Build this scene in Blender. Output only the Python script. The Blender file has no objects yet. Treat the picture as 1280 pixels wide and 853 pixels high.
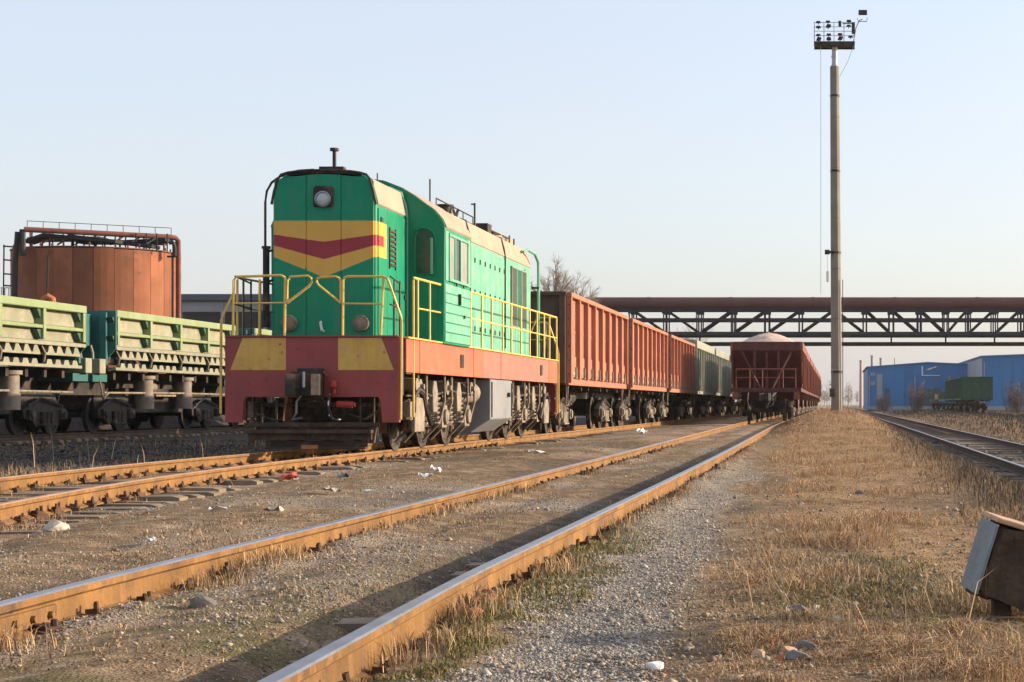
import bpy, math, random
import numpy as np
from mathutils import Vector, Matrix
random.seed(7); rng = np.random.default_rng(7)
S = bpy.context.scene
COL = S.collection
R = math.radians
# ------------------------------------------------------------------ camera
F = 2280.0; HX, HY = 1044.0, 505.0; CAMZ = 0.925; RT = 0.16
cd = bpy.data.cameras.new("camera"); cam = bpy.data.objects.new("camera", cd); COL.objects.link(cam)
cam.location = (0, 0, CAMZ); cam.rotation_euler = (R(90), 0, 0)
cd.sensor_fit = 'HORIZONTAL'; cd.sensor_width = 36; cd.lens = 36*F/1280
cd.shift_x = (640-HX)/1280; cd.shift_y = (HY-426.5)/1280
cd.clip_start = 0.1; cd.clip_end = 9000
S.camera = cam
# ------------------------------------------------------------------ sky, sun, exposure
SUN_EL, SUN_AZ = R(14.5), R(18.0)      # azimuth: from +X towards +Y
sd = Vector((math.cos(SUN_EL)*math.cos(SUN_AZ), math.cos(SUN_EL)*math.sin(SUN_AZ), math.sin(SUN_EL)))
w = bpy.data.worlds.new("World"); S.world = w; w.use_nodes = True
nt = w.node_tree; bg = nt.nodes['Background']
sky = nt.nodes.new('ShaderNodeTexSky'); sky.sky_type = 'NISHITA'; sky.sun_disc = False
sky.sun_elevation = SUN_EL; sky.sun_rotation = math.pi/2 - SUN_AZ
sky.air_density = 1.0; sky.dust_density = 2.5; sky.ozone_density = 2.0; sky.altitude = 0
veil = nt.nodes.new('ShaderNodeMix'); veil.data_type = 'RGBA'     # thin even veil of high cloud over the whole sky
wtc = nt.nodes.new('ShaderNodeTexCoord'); wmp = nt.nodes.new('ShaderNodeMapping'); wmp.inputs['Scale'].default_value = (1.6, 1.6, 5.0)
wno = nt.nodes.new('ShaderNodeTexNoise'); wno.inputs['Scale'].default_value = 1.8; wno.inputs['Detail'].default_value = 5; wmr = nt.nodes.new('ShaderNodeMapRange')
wmr.inputs[1].default_value = .3; wmr.inputs[2].default_value = .7; wmr.inputs[3].default_value = .49; wmr.inputs[4].default_value = .64
nt.links.new(wtc.outputs['Generated'], wmp.inputs[0]); nt.links.new(wmp.outputs[0], wno.inputs[0]); nt.links.new(wno.outputs[0], wmr.inputs[0]); nt.links.new(wmr.outputs[0], veil.inputs[0])
veil.inputs[7].default_value = (2.28, 2.22, 2.42, 1)
nt.links.new(sky.outputs[0], veil.inputs[6]); nt.links.new(veil.outputs[2], bg.inputs[0]); bg.inputs[1].default_value = 0.15
sl = bpy.data.lights.new("sun", 'SUN'); sun = bpy.data.objects.new("sun", sl); COL.objects.link(sun)
sl.energy = 3.3; sl.angle = R(0.5); sl.color = (1.0, 0.80, 0.58)
sun.rotation_euler = sd.to_track_quat('Z', 'Y').to_euler(); sun.location = (60, 10, 40)
S.view_settings.view_transform = 'Standard'; S.view_settings.look = 'None'
S.view_settings.exposure = 1.24; S.view_settings.gamma = 1
S.cycles.max_bounces = 5; S.cycles.transparent_max_bounces = 6

def px(x, y, Y):            # photo pixel at a known distance -> world point
    return Vector(((x-HX)*Y/F, Y, CAMZ+(HY-y)*Y/F))
def gp(x, y, z=0.0):        # photo pixel on the ground at height z
    Y = F*(CAMZ-z)/(y-HY); return ((x-HX)*Y/F, Y)

# ------------------------------------------------------------------ materials
def mat(name, col, rough=.65, metal=0, var=.18, scale=2.0, dirt=None, dirt_amt=.35, dirt_scale=3.0,
        streak=None, streak_amt=.4, bump=.15, bscale=40, rnd=0.0, spec=.4, chip=None, chip_amt=.7, chip_scale=9):
    m = bpy.data.materials.new(name); m.use_nodes = True
    n = m.node_tree.nodes; l = m.node_tree.links; b = n['Principled BSDF']
    b.inputs['Roughness'].default_value = rough; b.inputs['Metallic'].default_value = metal
    b.inputs['Specular IOR Level'].default_value = spec
    tc = n.new('ShaderNodeTexCoord'); oi = n.new('ShaderNodeObjectInfo')
    mu = n.new('ShaderNodeMath'); mu.operation = 'MULTIPLY'; mu.inputs[1].default_value = 57.0
    l.new(oi.outputs['Random'], mu.inputs[0])
    ad = n.new('ShaderNodeVectorMath'); ad.operation = 'ADD'
    l.new(tc.outputs['Object'], ad.inputs[0]); l.new(mu.outputs[0], ad.inputs[1])
    V = ad.outputs[0]
    def noise(sc, det=5, vec=V, rg=.6):
        t = n.new('ShaderNodeTexNoise'); t.inputs['Scale'].default_value = sc
        t.inputs['Detail'].default_value = det; t.inputs['Roughness'].default_value = rg
        l.new(vec, t.inputs['Vector']); return t.outputs[0]
    def ramp(fac, a, b_):
        r = n.new('ShaderNodeMapRange'); r.inputs[1].default_value = a; r.inputs[2].default_value = b_
        l.new(fac, r.inputs[0]); return r.outputs[0]
    def mix(fac, c1, c2, k=1.0, mode='MIX'):
        x = n.new('ShaderNodeMix'); x.data_type = 'RGBA'; x.blend_type = mode
        if k != 1.0:
            q = n.new('ShaderNodeMath'); q.operation = 'MULTIPLY'; q.inputs[1].default_value = k
            l.new(fac, q.inputs[0]); fac = q.outputs[0]
        l.new(fac, x.inputs[0])
        for i, c in ((6, c1), (7, c2)):
            if hasattr(c, 'is_output'): l.new(c, x.inputs[i])
            else: x.inputs[i].default_value = (*c, 1)
        return x.outputs[2]
    lo = tuple(max(0, c*(1-var)) for c in col); hi = tuple(min(1, c*(1+var)) for c in col)
    c = mix(ramp(noise(scale), .3, .7), lo, hi)
    if rnd:
        h = n.new('ShaderNodeHueSaturation'); q = n.new('ShaderNodeMapRange')
        q.inputs[3].default_value = 1-rnd; q.inputs[4].default_value = 1+rnd
        l.new(oi.outputs['Random'], q.inputs[0]); l.new(q.outputs[0], h.inputs['Value']); l.new(c, h.inputs['Color']); c = h.outputs[0]
    if dirt: c = mix(ramp(noise(dirt_scale, 8, rg=.7), .48, .68), c, dirt, dirt_amt)
    if streak:
        mp = n.new('ShaderNodeMapping'); mp.inputs['Scale'].default_value = (7, 7, .5); l.new(V, mp.inputs[0])
        c = mix(ramp(noise(1.6, 6, mp.outputs[0]), .5, .72), c, streak, streak_amt)
    if chip: c = mix(ramp(noise(chip_scale, 9, rg=.72), .60, .66), c, chip, chip_amt)
    l.new(c, b.inputs['Base Color'])
    rr = n.new('ShaderNodeMapRange'); rr.inputs[3].default_value = max(.05, rough-.12); rr.inputs[4].default_value = min(1, rough+.15)
    l.new(noise(scale*4), rr.inputs[0]); l.new(rr.outputs[0], b.inputs['Roughness'])
    if bump:
        bp = n.new('ShaderNodeBump'); bp.inputs['Strength'].default_value = bump; bp.inputs['Distance'].default_value = .02
        l.new(noise(bscale, 6), bp.inputs['Height']); l.new(bp.outputs[0], b.inputs['Normal'])
    m['_c'] = 0
    return m
M = {}
DUST = (.30, .24, .17)
M['green'] = mat('loco_green', (.004, .235, .125), .40, var=.12, scale=1.5, dirt=(.05, .20, .12), dirt_amt=.35, streak=(.10, .17, .11), streak_amt=.35, chip=(.05, .06, .04), chip_amt=.5, spec=.2, bump=.08, bscale=6)
M['green_old'] = mat('loco_green_faded', (.10, .38, .25), .55, var=.14, scale=1.5, dirt=(.34, .36, .26), dirt_amt=.4, streak=(.30, .36, .27), streak_amt=.4, bump=.1, bscale=6, rnd=.07, chip=(.14, .12, .08), chip_amt=.6)
M['red'] = mat('loco_red', (.30, .052, .048), .5, var=.12, dirt=(.17, .07, .06), dirt_amt=.5, streak=(.13, .045, .04), streak_amt=.35, chip=(.07, .04, .035), bump=.12, bscale=8)
M['skirt'] = mat('loco_skirt_orange', (.52, .105, .048), .5, var=.12, dirt=(.45, .2, .13), dirt_amt=.4, streak=(.30, .12, .07), streak_amt=.45, chip=(.16, .075, .05), bump=.08, bscale=8)
M['skirt_pale'] = mat('loco_skirt_faded', (.37, .125, .09), .6, var=.12, dirt=(.42, .22, .16), dirt_amt=.4, streak=(.28, .14, .10), streak_amt=.5, chip=(.16, .085, .06), bump=.08, bscale=8)
M['yellow'] = mat('loco_yellow', (.62, .37, .075), .5, var=.1, dirt=(.40, .24, .08), dirt_amt=.5, streak=(.30, .19, .08), streak_amt=.35, chip=(.16, .10, .05), bump=.06)
M['rail_yellow'] = mat('handrail_yellow', (.70, .46, .10), .5, var=.12, scale=6, dirt=(.4, .28, .12), dirt_amt=.4, dirt_scale=9, bump=.05)
M['beige'] = mat('roof_beige', (.39, .28, .205), .75, var=.12, dirt=(.30, .24, .19), dirt_amt=.5, streak=(.28, .23, .19), streak_amt=.4, bump=.12, bscale=9)
M['black'] = mat('black_iron', (.018, .016, .015), .6, var=.3, dirt=(.15, .085, .05), dirt_amt=.6, dirt_scale=4, bump=.3)
M['under'] = mat('dusty_iron', (.030, .024, .020), .8, var=.35, scale=5, dirt=(.19, .145, .105), dirt_amt=.7, dirt_scale=3, bump=.35)
M['under_dark'] = mat('shaded_iron', (.018, .018, .020), .7, var=.3, scale=5, dirt=(.06, .05, .045), dirt_amt=.5, dirt_scale=4, bump=.3)  # dump wagon bogies: shade painted in as a darker iron
M['under_pale'] = mat('dusty_grey_iron', (.25, .205, .155), .8, var=.25, scale=5, dirt=(.055, .042, .033), dirt_amt=.8, dirt_scale=4, bump=.3)
M['plough'] = mat('plough_brown', (.045, .03, .022), .8, var=.3, dirt=(.17, .10, .06), dirt_amt=.65, dirt_scale=3, streak=(.02, .016, .014), bump=.4)
M['twig_dark'] = mat('twig_dark', (.15, .12, .105), .9, var=.25, bump=0)
M['steel'] = mat('worn_steel', (.34, .34, .36), .35, metal=.9, var=.15, bump=.05)
M['tank_grey'] = mat('fuel_tank_grey', (.20, .21, .23), .55, var=.15, dirt=(.25, .2, .15), dirt_amt=.5, bump=.1)
M['rust'] = mat('rust', (.20, .085, .04), .85, var=.35, scale=4, dirt=(.09, .05, .035), dirt_amt=.6, bump=.35)
M['redvalve'] = mat('red_valve_paint', (.42, .045, .03), .45, dirt=(.12, .05, .04), dirt_amt=.4)
M['hose'] = mat('rubber', (.02, .02, .022), .7, dirt=(.08, .07, .06), dirt_amt=.4)
M['glass'] = mat('dark_glass', (.010, .040, .028), .2, var=.3, dirt=(.12, .12, .1), dirt_amt=.25, bump=.0, spec=.6)
M['glass_pale'] = mat('pale_glass', (.25, .26, .23), .35, var=.15, dirt=(.3, .26, .22), dirt_amt=.4, bump=.02)  # outer side panes, paler than the middle one
M['lens'] = mat('lamp_glass', (.40, .44, .44), .12, var=.2, scale=14, bump=.02, spec=.8)
M['white'] = mat('off_white', (.72, .70, .66), .6, dirt=(.4, .35, .3), dirt_amt=.4)
M['wagon_red'] = mat('wagon_oxide_red', (.36, .132, .078), .72, var=.17, scale=1.2, dirt=(.30, .16, .10), dirt_amt=.5, dirt_scale=2.0, streak=(.19, .075, .045), streak_amt=.5, bump=.25, bscale=7, rnd=.12, chip=(.13, .06, .04), chip_amt=.65, chip_scale=4)
M['wagon_dark'] = mat('wagon_end_shaded', (.085, .052, .045), .8, var=.25, dirt=(.15, .09, .07), dirt_amt=.5, streak=(.05, .035, .03), bump=.2)  # red wagon ends: darker copy of the side paint, shade painted in
M['wagon_grey'] = mat('wagon_grey_green', (.25, .265, .215), .75, var=.15, dirt=(.28, .26, .19), dirt_amt=.4, streak=(.12, .11, .085), bump=.2, rnd=.12)
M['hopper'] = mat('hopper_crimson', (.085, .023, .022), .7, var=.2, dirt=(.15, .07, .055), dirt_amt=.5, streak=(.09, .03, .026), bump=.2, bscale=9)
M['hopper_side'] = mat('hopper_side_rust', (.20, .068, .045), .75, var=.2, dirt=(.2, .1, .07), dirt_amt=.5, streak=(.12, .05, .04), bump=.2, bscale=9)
M['ore'] = mat('ore_heap', (.55, .40, .33), .95, var=.15, scale=5, dirt=(.35, .25, .2), dirt_amt=.4, bump=.9, bscale=30)
M['dump_green'] = mat('dumpcar_pale_green', (.215, .285, .13), .6, var=.1, scale=1.5, dirt=(.33, .31, .2), dirt_amt=.5, streak=(.24, .2, .12), streak_amt=.35, bump=.15, bscale=9, rnd=.06, chip=(.15, .12, .07), chip_amt=.5)
M['dump_cream'] = mat('dumpcar_dusty_panel', (.235, .235, .165), .7, var=.1, scale=1.5, dirt=(.42, .36, .26), dirt_amt=.5, streak=(.26, .2, .13), streak_amt=.35, bump=.15, bscale=9, rnd=.10, chip=(.17, .12, .07), chip_amt=.6)
M['dump_teal'] = mat('dumpcar_teal', (.018, .115, .105), .55, var=.15, dirt=(.1, .13, .11), dirt_amt=.3)
M['cylinder'] = mat('dump_cylinder_grey', (.26, .22, .175), .7, var=.15, dirt=(.10, .08, .06), dirt_amt=.6, streak=(.2, .14, .1))
M['tank'] = mat('tank_rust', (.235, .082, .036), .8, var=.28, scale=.9, dirt=(.19, .075, .045), dirt_amt=.6, dirt_scale=1.2, streak=(.16, .06, .035), streak_amt=.5, bump=.2, bscale=6, rnd=.30, chip=(.06, .035, .03), chip_amt=.6, chip_scale=1.2)
M['pipe_rust'] = mat('pipe_red_brown', (.17, .062, .045), .75, var=.25, dirt=(.09, .05, .04), dirt_amt=.5)
M['truss'] = mat('bridge_steel', (.014, .016, .020), .7, var=.3, scale=.6, dirt=(.06, .042, .034), dirt_amt=.4, dirt_scale=.8)
M['bigpipe'] = mat('bridge_pipe_brown', (.125, .055, .042), .8, var=.22, scale=.4, dirt=(.13, .08, .06), dirt_amt=.5, dirt_scale=.7, bump=.1)
M['concrete'] = mat('concrete', (.215, .20, .165), .9, var=.15, scale=1.2, dirt=(.2, .17, .14), dirt_amt=.5, streak=(.17, .14, .11), bump=.3, bscale=25)
M['galv'] = mat('galvanised', (.45, .46, .47), .5, metal=.3, var=.15)
M['blue'] = mat('cladding_blue', (.022, .165, .39), .55, var=.12, scale=.15, dirt=(.08, .16, .3), dirt_amt=.35, dirt_scale=.2, streak=(.05, .13, .27), bump=0, rnd=.10)
M['lavender'] = mat('cladding_grey', (.30, .31, .36), .6, var=.1, scale=.15, bump=0, rnd=.03)
M['shed'] = mat('shed_wall', (.30, .31, .32), .8, var=.12, scale=.3, dirt=(.2, .19, .18), streak=(.18, .17, .16), bump=0)
M['shed_roof'] = mat('shed_roof', (.085, .10, .12), .8, var=.15, scale=.3, bump=0)
M['darkwin'] = mat('dark_opening', (.018, .018, .018), .5, bump=0)
M['bark'] = mat('bark', (.25, .20, .16), .9, var=.3, bump=.3)
M['twig'] = mat('twig', (.34, .28, .23), .9, var=.25, bump=0)
M['sleeper'] = mat('sleeper_wood', (.21, .16, .11), .9, var=.3, scale=3, dirt=(.23, .18, .13), dirt_amt=.7, bump=.5, bscale=25)
M['railrust'] = mat('rail_rust', (.195, .098, .027), .85, var=.4, scale=2.2, dirt=(.13, .065, .035), dirt_amt=.75, dirt_scale=4, streak=(.34, .19, .07), streak_amt=.45, chip=(.055, .035, .025), chip_amt=.75, chip_scale=5, bump=.5, bscale=30)
M['railtop'] = mat('rail_head_polished', (.27, .28, .31), .36, metal=.75, var=.2, scale=5, dirt=(.22, .14, .09), dirt_amt=.5, dirt_scale=6, bump=.08)
M['railtop_rust'] = mat('rail_head_rusty', (.36, .22, .14), .5, metal=.2, var=.2, scale=5, bump=.1)
M['raildark'] = mat('rail_dark', (.06, .045, .038), .8, var=.3, scale=3, dirt=(.16, .085, .05), dirt_amt=.5, bump=.3)
M['clip'] = mat('clip_iron', (.06, .035, .022), .85, var=.4, scale=9, dirt=(.22, .10, .045), dirt_amt=.5, dirt_scale=12, bump=.3)
M['stone'] = mat('pale_stone', (.46, .41, .34), .9, var=.2, scale=9, dirt=(.3, .24, .17), dirt_amt=.5, dirt_scale=14, bump=.5)
M['stone_dark'] = mat('dark_stone', (.15, .14, .135), .9, var=.25, scale=9, dirt=(.25, .2, .15), dirt_amt=.4, dirt_scale=14, bump=.5)
M['brick'] = mat('broken_brick', (.40, .14, .06), .9, var=.25, scale=9, dirt=(.3, .17, .09), dirt_amt=.5, dirt_scale=12, bump=.6)
M['paper'] = mat('white_litter', (.78, .76, .72), .7, var=.06, bump=.2)
M['plastic_green'] = mat('green_litter', (.08, .42, .12), .35, var=.2, bump=.1)
M['plastic_red'] = mat('red_litter', (.55, .09, .05), .5, var=.2, bump=.1)
M['sheet'] = mat('pale_sheet_metal', (.16, .20, .215), .55, metal=.1, var=.12, scale=5, dirt=(.25, .25, .24), dirt_amt=.6, dirt_scale=9, streak=(.09, .09, .085), chip=(.14, .08, .05), chip_scale=22, bump=.4)
M['oldwood'] = mat('old_dark_timber', (.06, .040, .027), .9, var=.4, scale=7, dirt=(.045, .03, .022), dirt_amt=.7, dirt_scale=8, streak=(.13, .085, .05), bump=.9, bscale=22)
M['topwood'] = mat('timber_top', (.46, .30, .19), .8, var=.2, scale=8, dirt=(.28, .17, .1), dirt_amt=.5, dirt_scale=9, bump=.4)

def chevron(name):          # green paint with the yellow and red chevron painted over doors and corners
    m = M['green'].copy(); m.name = name
    n = m.node_tree.nodes; l = m.node_tree.links; b = n['Principled BSDF']
    base = b.inputs['Base Color'].links[0].from_socket
    tc = n.new('ShaderNodeTexCoord'); sp = n.new('ShaderNodeSeparateXYZ'); l.new(tc.outputs['Object'], sp.inputs[0])
    def ma(op, a, b_=None):
        q = n.new('ShaderNodeMath'); q.operation = op
        for i, v in ((0, a), (1, b_)):
            if v is None: continue
            if hasattr(v, 'is_output'): l.new(v, q.inputs[i])
            else: q.inputs[i].default_value = v
        return q.outputs[0]
    ax = ma('MINIMUM', ma('DIVIDE', ma('ABSOLUTE', sp.outputs[0]), .84), 1.0); z = sp.outputs[2]
    wob = n.new('ShaderNodeTexNoise'); wob.inputs['Scale'].default_value = 9; l.new(tc.outputs['Object'], wob.inputs[0])
    z = ma('ADD', z, ma('MULTIPLY', ma('SUBTRACT', wob.outputs[0], .5), .012))
    def above(a, k): return ma('GREATER_THAN', z, ma('ADD', ma('MULTIPLY', ax, k), a))
    def below(a, k): return ma('LESS_THAN', z, ma('ADD', ma('MULTIPLY', ax, k), a))
    near = ma('LESS_THAN', sp.outputs[1], 1.32)
    yel = ma('MULTIPLY', ma('MULTIPLY', below(3.71, 0), above(2.80, .34)), near)
    rd = ma('MULTIPLY', ma('MULTIPLY', below(3.37, .12), above(3.09, .23)), ma('LESS_THAN', sp.outputs[1], 1.12))
    nz = n.new('ShaderNodeTexNoise'); nz.inputs['Scale'].default_value = 3; nz.inputs['Detail'].default_value = 7; l.new(tc.outputs['Object'], nz.inputs[0])
    def two(c1, c2):
        x = n.new('ShaderNodeMix'); x.data_type = 'RGBA'; l.new(nz.outputs[0], x.inputs[0])
        x.inputs[6].default_value = (*c1, 1); x.inputs[7].default_value = (*c2, 1); return x.outputs[2]
    def over(fac, lo, hi):
        x = n.new('ShaderNodeMix'); x.data_type = 'RGBA'; l.new(fac, x.inputs[0]); l.new(lo, x.inputs[6]); l.new(hi, x.inputs[7]); return x.outputs[2]
    c = over(yel, base, two((.55, .32, .065), (.68, .42, .09)))
    c = over(rd, c, two((.26, .03, .045), (.34, .05, .06)))
    l.new(c, b.inputs['Base Color']); return m
M['chevron'] = chevron('loco_chevron')

# ------------------------------------------------------------------ mesh builder
class MB:
    def __init__(s): s.v = []; s.f = []; s.mi = []; s.cur = 0
    def add(s, vs, fs):
        o = len(s.v); s.v += [tuple(p) for p in vs]
        for f in fs: s.f.append(tuple(i+o for i in f)); s.mi.append(s.cur)
        return s
    def bx(s, x0, x1, y0, y1, z0, z1):
        vs = [(x, y, z) for z in (z0, z1) for y in (y0, y1) for x in (x0, x1)]
        return s.add(vs, [(0, 2, 3, 1), (4, 5, 7, 6), (0, 1, 5, 4), (2, 6, 7, 3), (0, 4, 6, 2), (1, 3, 7, 5)])
    def bxr(s, c, d, rot):      # box, centre, dims, rotation matrix
        vs = [Vector(c)+rot @ Vector((x*d[0]/2, y*d[1]/2, z*d[2]/2)) for z in (-1, 1) for y in (-1, 1) for x in (-1, 1)]
        return s.add(vs, [(0, 2, 3, 1), (4, 5, 7, 6), (0, 1, 5, 4), (2, 6, 7, 3), (0, 4, 6, 2), (1, 3, 7, 5)])
    def prism(s, poly, axis, a0, a1):   # polygon extruded along an axis; poly is (x,z) for y, (y,z) for x, (x,y) for z
        n = len(poly)
        def P(p, a): return {'y': (p[0], a, p[1]), 'x': (a, p[0], p[1]), 'z': (p[0], p[1], a)}[axis]
        vs = [P(p, a0) for p in poly]+[P(p, a1) for p in poly]
        fs = [tuple(range(n))[::-1], tuple(range(n, 2*n))]+[(i, (i+1) % n, n+(i+1) % n, n+i) for i in range(n)]
        return s.add(vs, fs)
    def strip(s, line, axis, a0, a1, t):  # bent sheet: open polyline (x,z) with thickness t downwards/inwards
        n = len(line); out = [Vector((p[0], p[1])) for p in line]; inn = []
        for i in range(n):
            d = (out[min(i+1, n-1)]-out[max(i-1, 0)]).normalized(); inn.append(out[i]+Vector((d.y, -d.x))*t)
        return s.prism([tuple(p) for p in out]+[tuple(p) for p in reversed(inn)], axis, a0, a1)
    def cyl(s, p0, p1, r0, r1=None, n=10):
        r1 = r0 if r1 is None else r1; p0 = Vector(p0); p1 = Vector(p1); d = (p1-p0)
        if d.length < 1e-6: return s
        q = d.to_track_quat('Z', 'Y'); X = q @ Vector((1, 0, 0)); Yv = q @ Vector((0, 1, 0)); vs = []
        for p, r in ((p0, r0), (p1, r1)):
            for k in range(n):
                a = 2*math.pi*k/n; vs.append(p+X*(r*math.cos(a))+Yv*(r*math.sin(a)))
        return s.add(vs, [(k, (k+1) % n, n+(k+1) % n, n+k) for k in range(n)]+[tuple(range(n))[::-1], tuple(range(n, 2*n))])
    def tube(s, pts, r, n=6, closed=False):
        P = [Vector(p) for p in pts]; N = len(P); vs = []; up = Vector((.13, .21, .97))
        for i in range(N):
            if closed: t = P[(i+1) % N]-P[i-1]
            else: t = P[min(i+1, N-1)]-P[max(i-1, 0)]
            t.normalize(); a = t.cross(up)
            if a.length < .2: a = t.cross(Vector((1, 0, .1)))
            a.normalize(); b = t.cross(a)
            rr = r[i] if isinstance(r, (list, tuple)) else r
            for k in range(n):
                th = 2*math.pi*k/n; vs.append(P[i]+a*(rr*math.cos(th))+b*(rr*math.sin(th)))
        fs = []
        for i in range(N if closed else N-1):
            j = (i+1) % N
            fs += [(i*n+k, i*n+(k+1) % n, j*n+(k+1) % n, j*n+k) for k in range(n)]
        if not closed: fs += [tuple(range(n))[::-1], tuple(range((N-1)*n, N*n))]
        return s.add(vs, fs)
    def lathe(s, prof, c, axis='x', n=20):      # prof: (radius, height along axis)
        vs = []; m = len(prof)
        for r, h in prof:
            for k in range(n):
                a = 2*math.pi*k/n; u, v = r*math.cos(a), r*math.sin(a)
                vs.append({'x': (c[0]+h, c[1]+u, c[2]+v), 'y': (c[0]+u, c[1]+h, c[2]+v), 'z': (c[0]+u, c[1]+v, c[2]+h)}[axis])
        fs = [(i*n+k, i*n+(k+1) % n, (i+1)*n+(k+1) % n, (i+1)*n+k) for i in range(m-1) for k in range(n)]
        fs += [tuple(range(n))[::-1], tuple(range((m-1)*n, m*n))]
        return s.add(vs, fs)
    def mesh(s, name, mats, smooth=None):
        me = bpy.data.meshes.new(name); me.from_pydata(s.v, [], s.f)
        for m in (mats if isinstance(mats, (list, tuple)) else [mats]): me.materials.append(M[m] if isinstance(m, str) else m)
        me.polygons.foreach_set('material_index', s.mi)
        import bmesh
        b = bmesh.new(); b.from_mesh(me); bmesh.ops.recalc_face_normals(b, faces=b.faces); b.to_mesh(me); b.free()
        if smooth:
            me.polygons.foreach_set('use_smooth', [True]*len(me.polygons)); me.set_sharp_from_angle(angle=R(smooth))
        me.update(); return me
    def build(s, name, mats, parent=None, smooth=None, bevel=0, loc=None):
        o = bpy.data.objects.new(name, s.mesh(name, mats, smooth)); COL.objects.link(o)
        if parent: o.parent = parent
        if loc is not None: o.location = loc
        if bevel:
            bm_ = o.modifiers.new('bevel', 'BEVEL'); bm_.width = bevel; bm_.segments = 2; bm_.limit_method = 'ANGLE'; bm_.angle_limit = R(40)
        return o
def use(me_obj, name, parent, loc=(0, 0, 0), rz=0):     # another object on the same mesh
    o = me_obj.copy(); o.name = name; COL.objects.link(o); o.parent = parent; o.location = loc; o.rotation_euler = (0, 0, rz); return o
def tag(o, label, cat, group=None):
    o['label'] = label; o['category'] = cat
    if group: o['group'] = group
    return o
def thing(name, label, cat, loc=(0, 0, 0), rz=0, group=None):
    o = bpy.data.objects.new(name, None); o.empty_display_size = .3; COL.objects.link(o)
    o.location = loc; o.rotation_euler = (0, 0, rz); return tag(o, label, cat, group)
def copy_tree(o, parent=None):
    c = o.copy(); COL.objects.link(c)
    if parent: c.parent = parent
    for ch in list(o.children): copy_tree(ch, c)
    return c
def structure(o): o['kind'] = 'structure'; return o
def stuff(o): o['kind'] = 'stuff'; return o

# ------------------------------------------------------------------ noise
def _h(ix, iy, seed):
    n = (ix.astype(np.int64)*374761393+iy.astype(np.int64)*668265263+seed*974711) & 0x7fffffff
    n = ((n ^ (n >> 13))*1274126177) & 0x7fffffff
    return ((n ^ (n >> 16)) & 0xffff)/65535.0
def vnoise(x, y, seed=0):
    ix = np.floor(x); iy = np.floor(y); fx = x-ix; fy = y-iy
    fx = fx*fx*(3-2*fx); fy = fy*fy*(3-2*fy)
    a = _h(ix, iy, seed); b = _h(ix+1, iy, seed); c = _h(ix, iy+1, seed); d = _h(ix+1, iy+1, seed)
    return (a*(1-fx)+b*fx)*(1-fy)+(c*(1-fx)+d*fx)*fy
def fbm(x, y, oct=4, seed=0):
    s = 0; a = .5; t = 0
    for k in range(oct): s = s+a*vnoise(x*2**k, y*2**k, seed+k*17); t += a; a *= .5
    return s/t
def sst(t): t = np.clip(t, 0, 1); return t*t*(3-2*t)
# ------------------------------------------------------------------ ground
def x_mid(Y): return -2.45-.6*sst((Y-8)/75.)+.10*sst((9-Y)/5.)            # centre lines of the tracks
def x_loco(Y): return -8.22+.0071*np.clip(26-Y, 0, 30)**2
def x_dump(Y): return -20.8+0*Y
def x_right(Y): return 3.8+0*Y
def x_far(Y): return 14.3+0*Y
def ground_z(X, Y):
    X = np.asarray(X, float); Y = np.asarray(Y, float)
    z = .030*(fbm(X*.8, Y*.5, 4, 3)-.5)*2 + .022*(fbm(X*4, Y*3, 3, 9)-.5)*2
    z += .56*np.exp(-((X-.12)/1.65)**4)*sst((Y-34)/36.)*(1-sst((Y-130)/60.))
    z += .07*np.exp(-((X-.1)/1.0)**2)*sst((20-Y)/16.)
    z -= .27*sst((X-1.7)/1.0)*(1-.45*sst((X-5.4)/2.))
    z -= .10*np.exp(-((X-x_mid(Y)-.52)/.17)**2)*sst((15-Y)/6.)*(.4+1.0*fbm(X*.2, Y*.7, 2, 5))
    z += .05*np.exp(-((X-x_mid(Y)+.05)/.35)**2)
    z += .06*np.exp(-((X+4.9)/.9)**2)
    z -= .05*sst((-10.6-X)/1.5)
    z += .85*sst((-22.9-X)/1.6)*(1-sst((-29-X)/4.))*sst((Y-24)/8.)*(1-sst((Y-78)/10.))  # bank added to darken the view behind the dump wagon wheels
    z -= .035*np.exp(-((X-x_loco(Y)-1.2)/.45)**4)*sst((30-Y)/8.)
    for xc, rt in ((x_mid, 0.), (x_loco, 0.), (x_dump, 0.), (x_right, -.23)):
        for s in (-.795, .795):
            if xc is x_mid:         # the foreground rails are half sunk in trodden dirt
                z = z+(.045*sst((fbm(X*.6+s*9, Y*.9, 3, 141)-.34)*5)+.012)*np.exp(-((X-xc(Y)-s-.15)/.17)**2)*sst((60-Y)/30)
                k = np.exp(-((X-xc(Y)-s)/.07)**4); z = z*(1-k)+np.minimum(z, rt+.045)*k
            else:
                k = np.exp(-((X-xc(Y)-s)/.16)**4); z = z*(1-k)+np.minimum(z, rt+.012)*k
    return z
xs = np.concatenate([-np.geomspace(46, 1450, 28)[::-1], np.arange(-45, -12.5, .5), np.arange(-12.5, 5.2, .075), np.arange(5.2, 40, .6), np.geomspace(40.6, 1450, 28)])
ys = [-60., -30, -15, -6, -2, 1, 2.5]
while ys[-1] < 1450:
    y = ys[-1]; ys.append(y+(max(.045, .0085*y) if y < 75 else .05*y))
ys = np.array(ys); GX, GY = np.meshgrid(xs, ys); GZ = ground_z(GX, GY)
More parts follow.
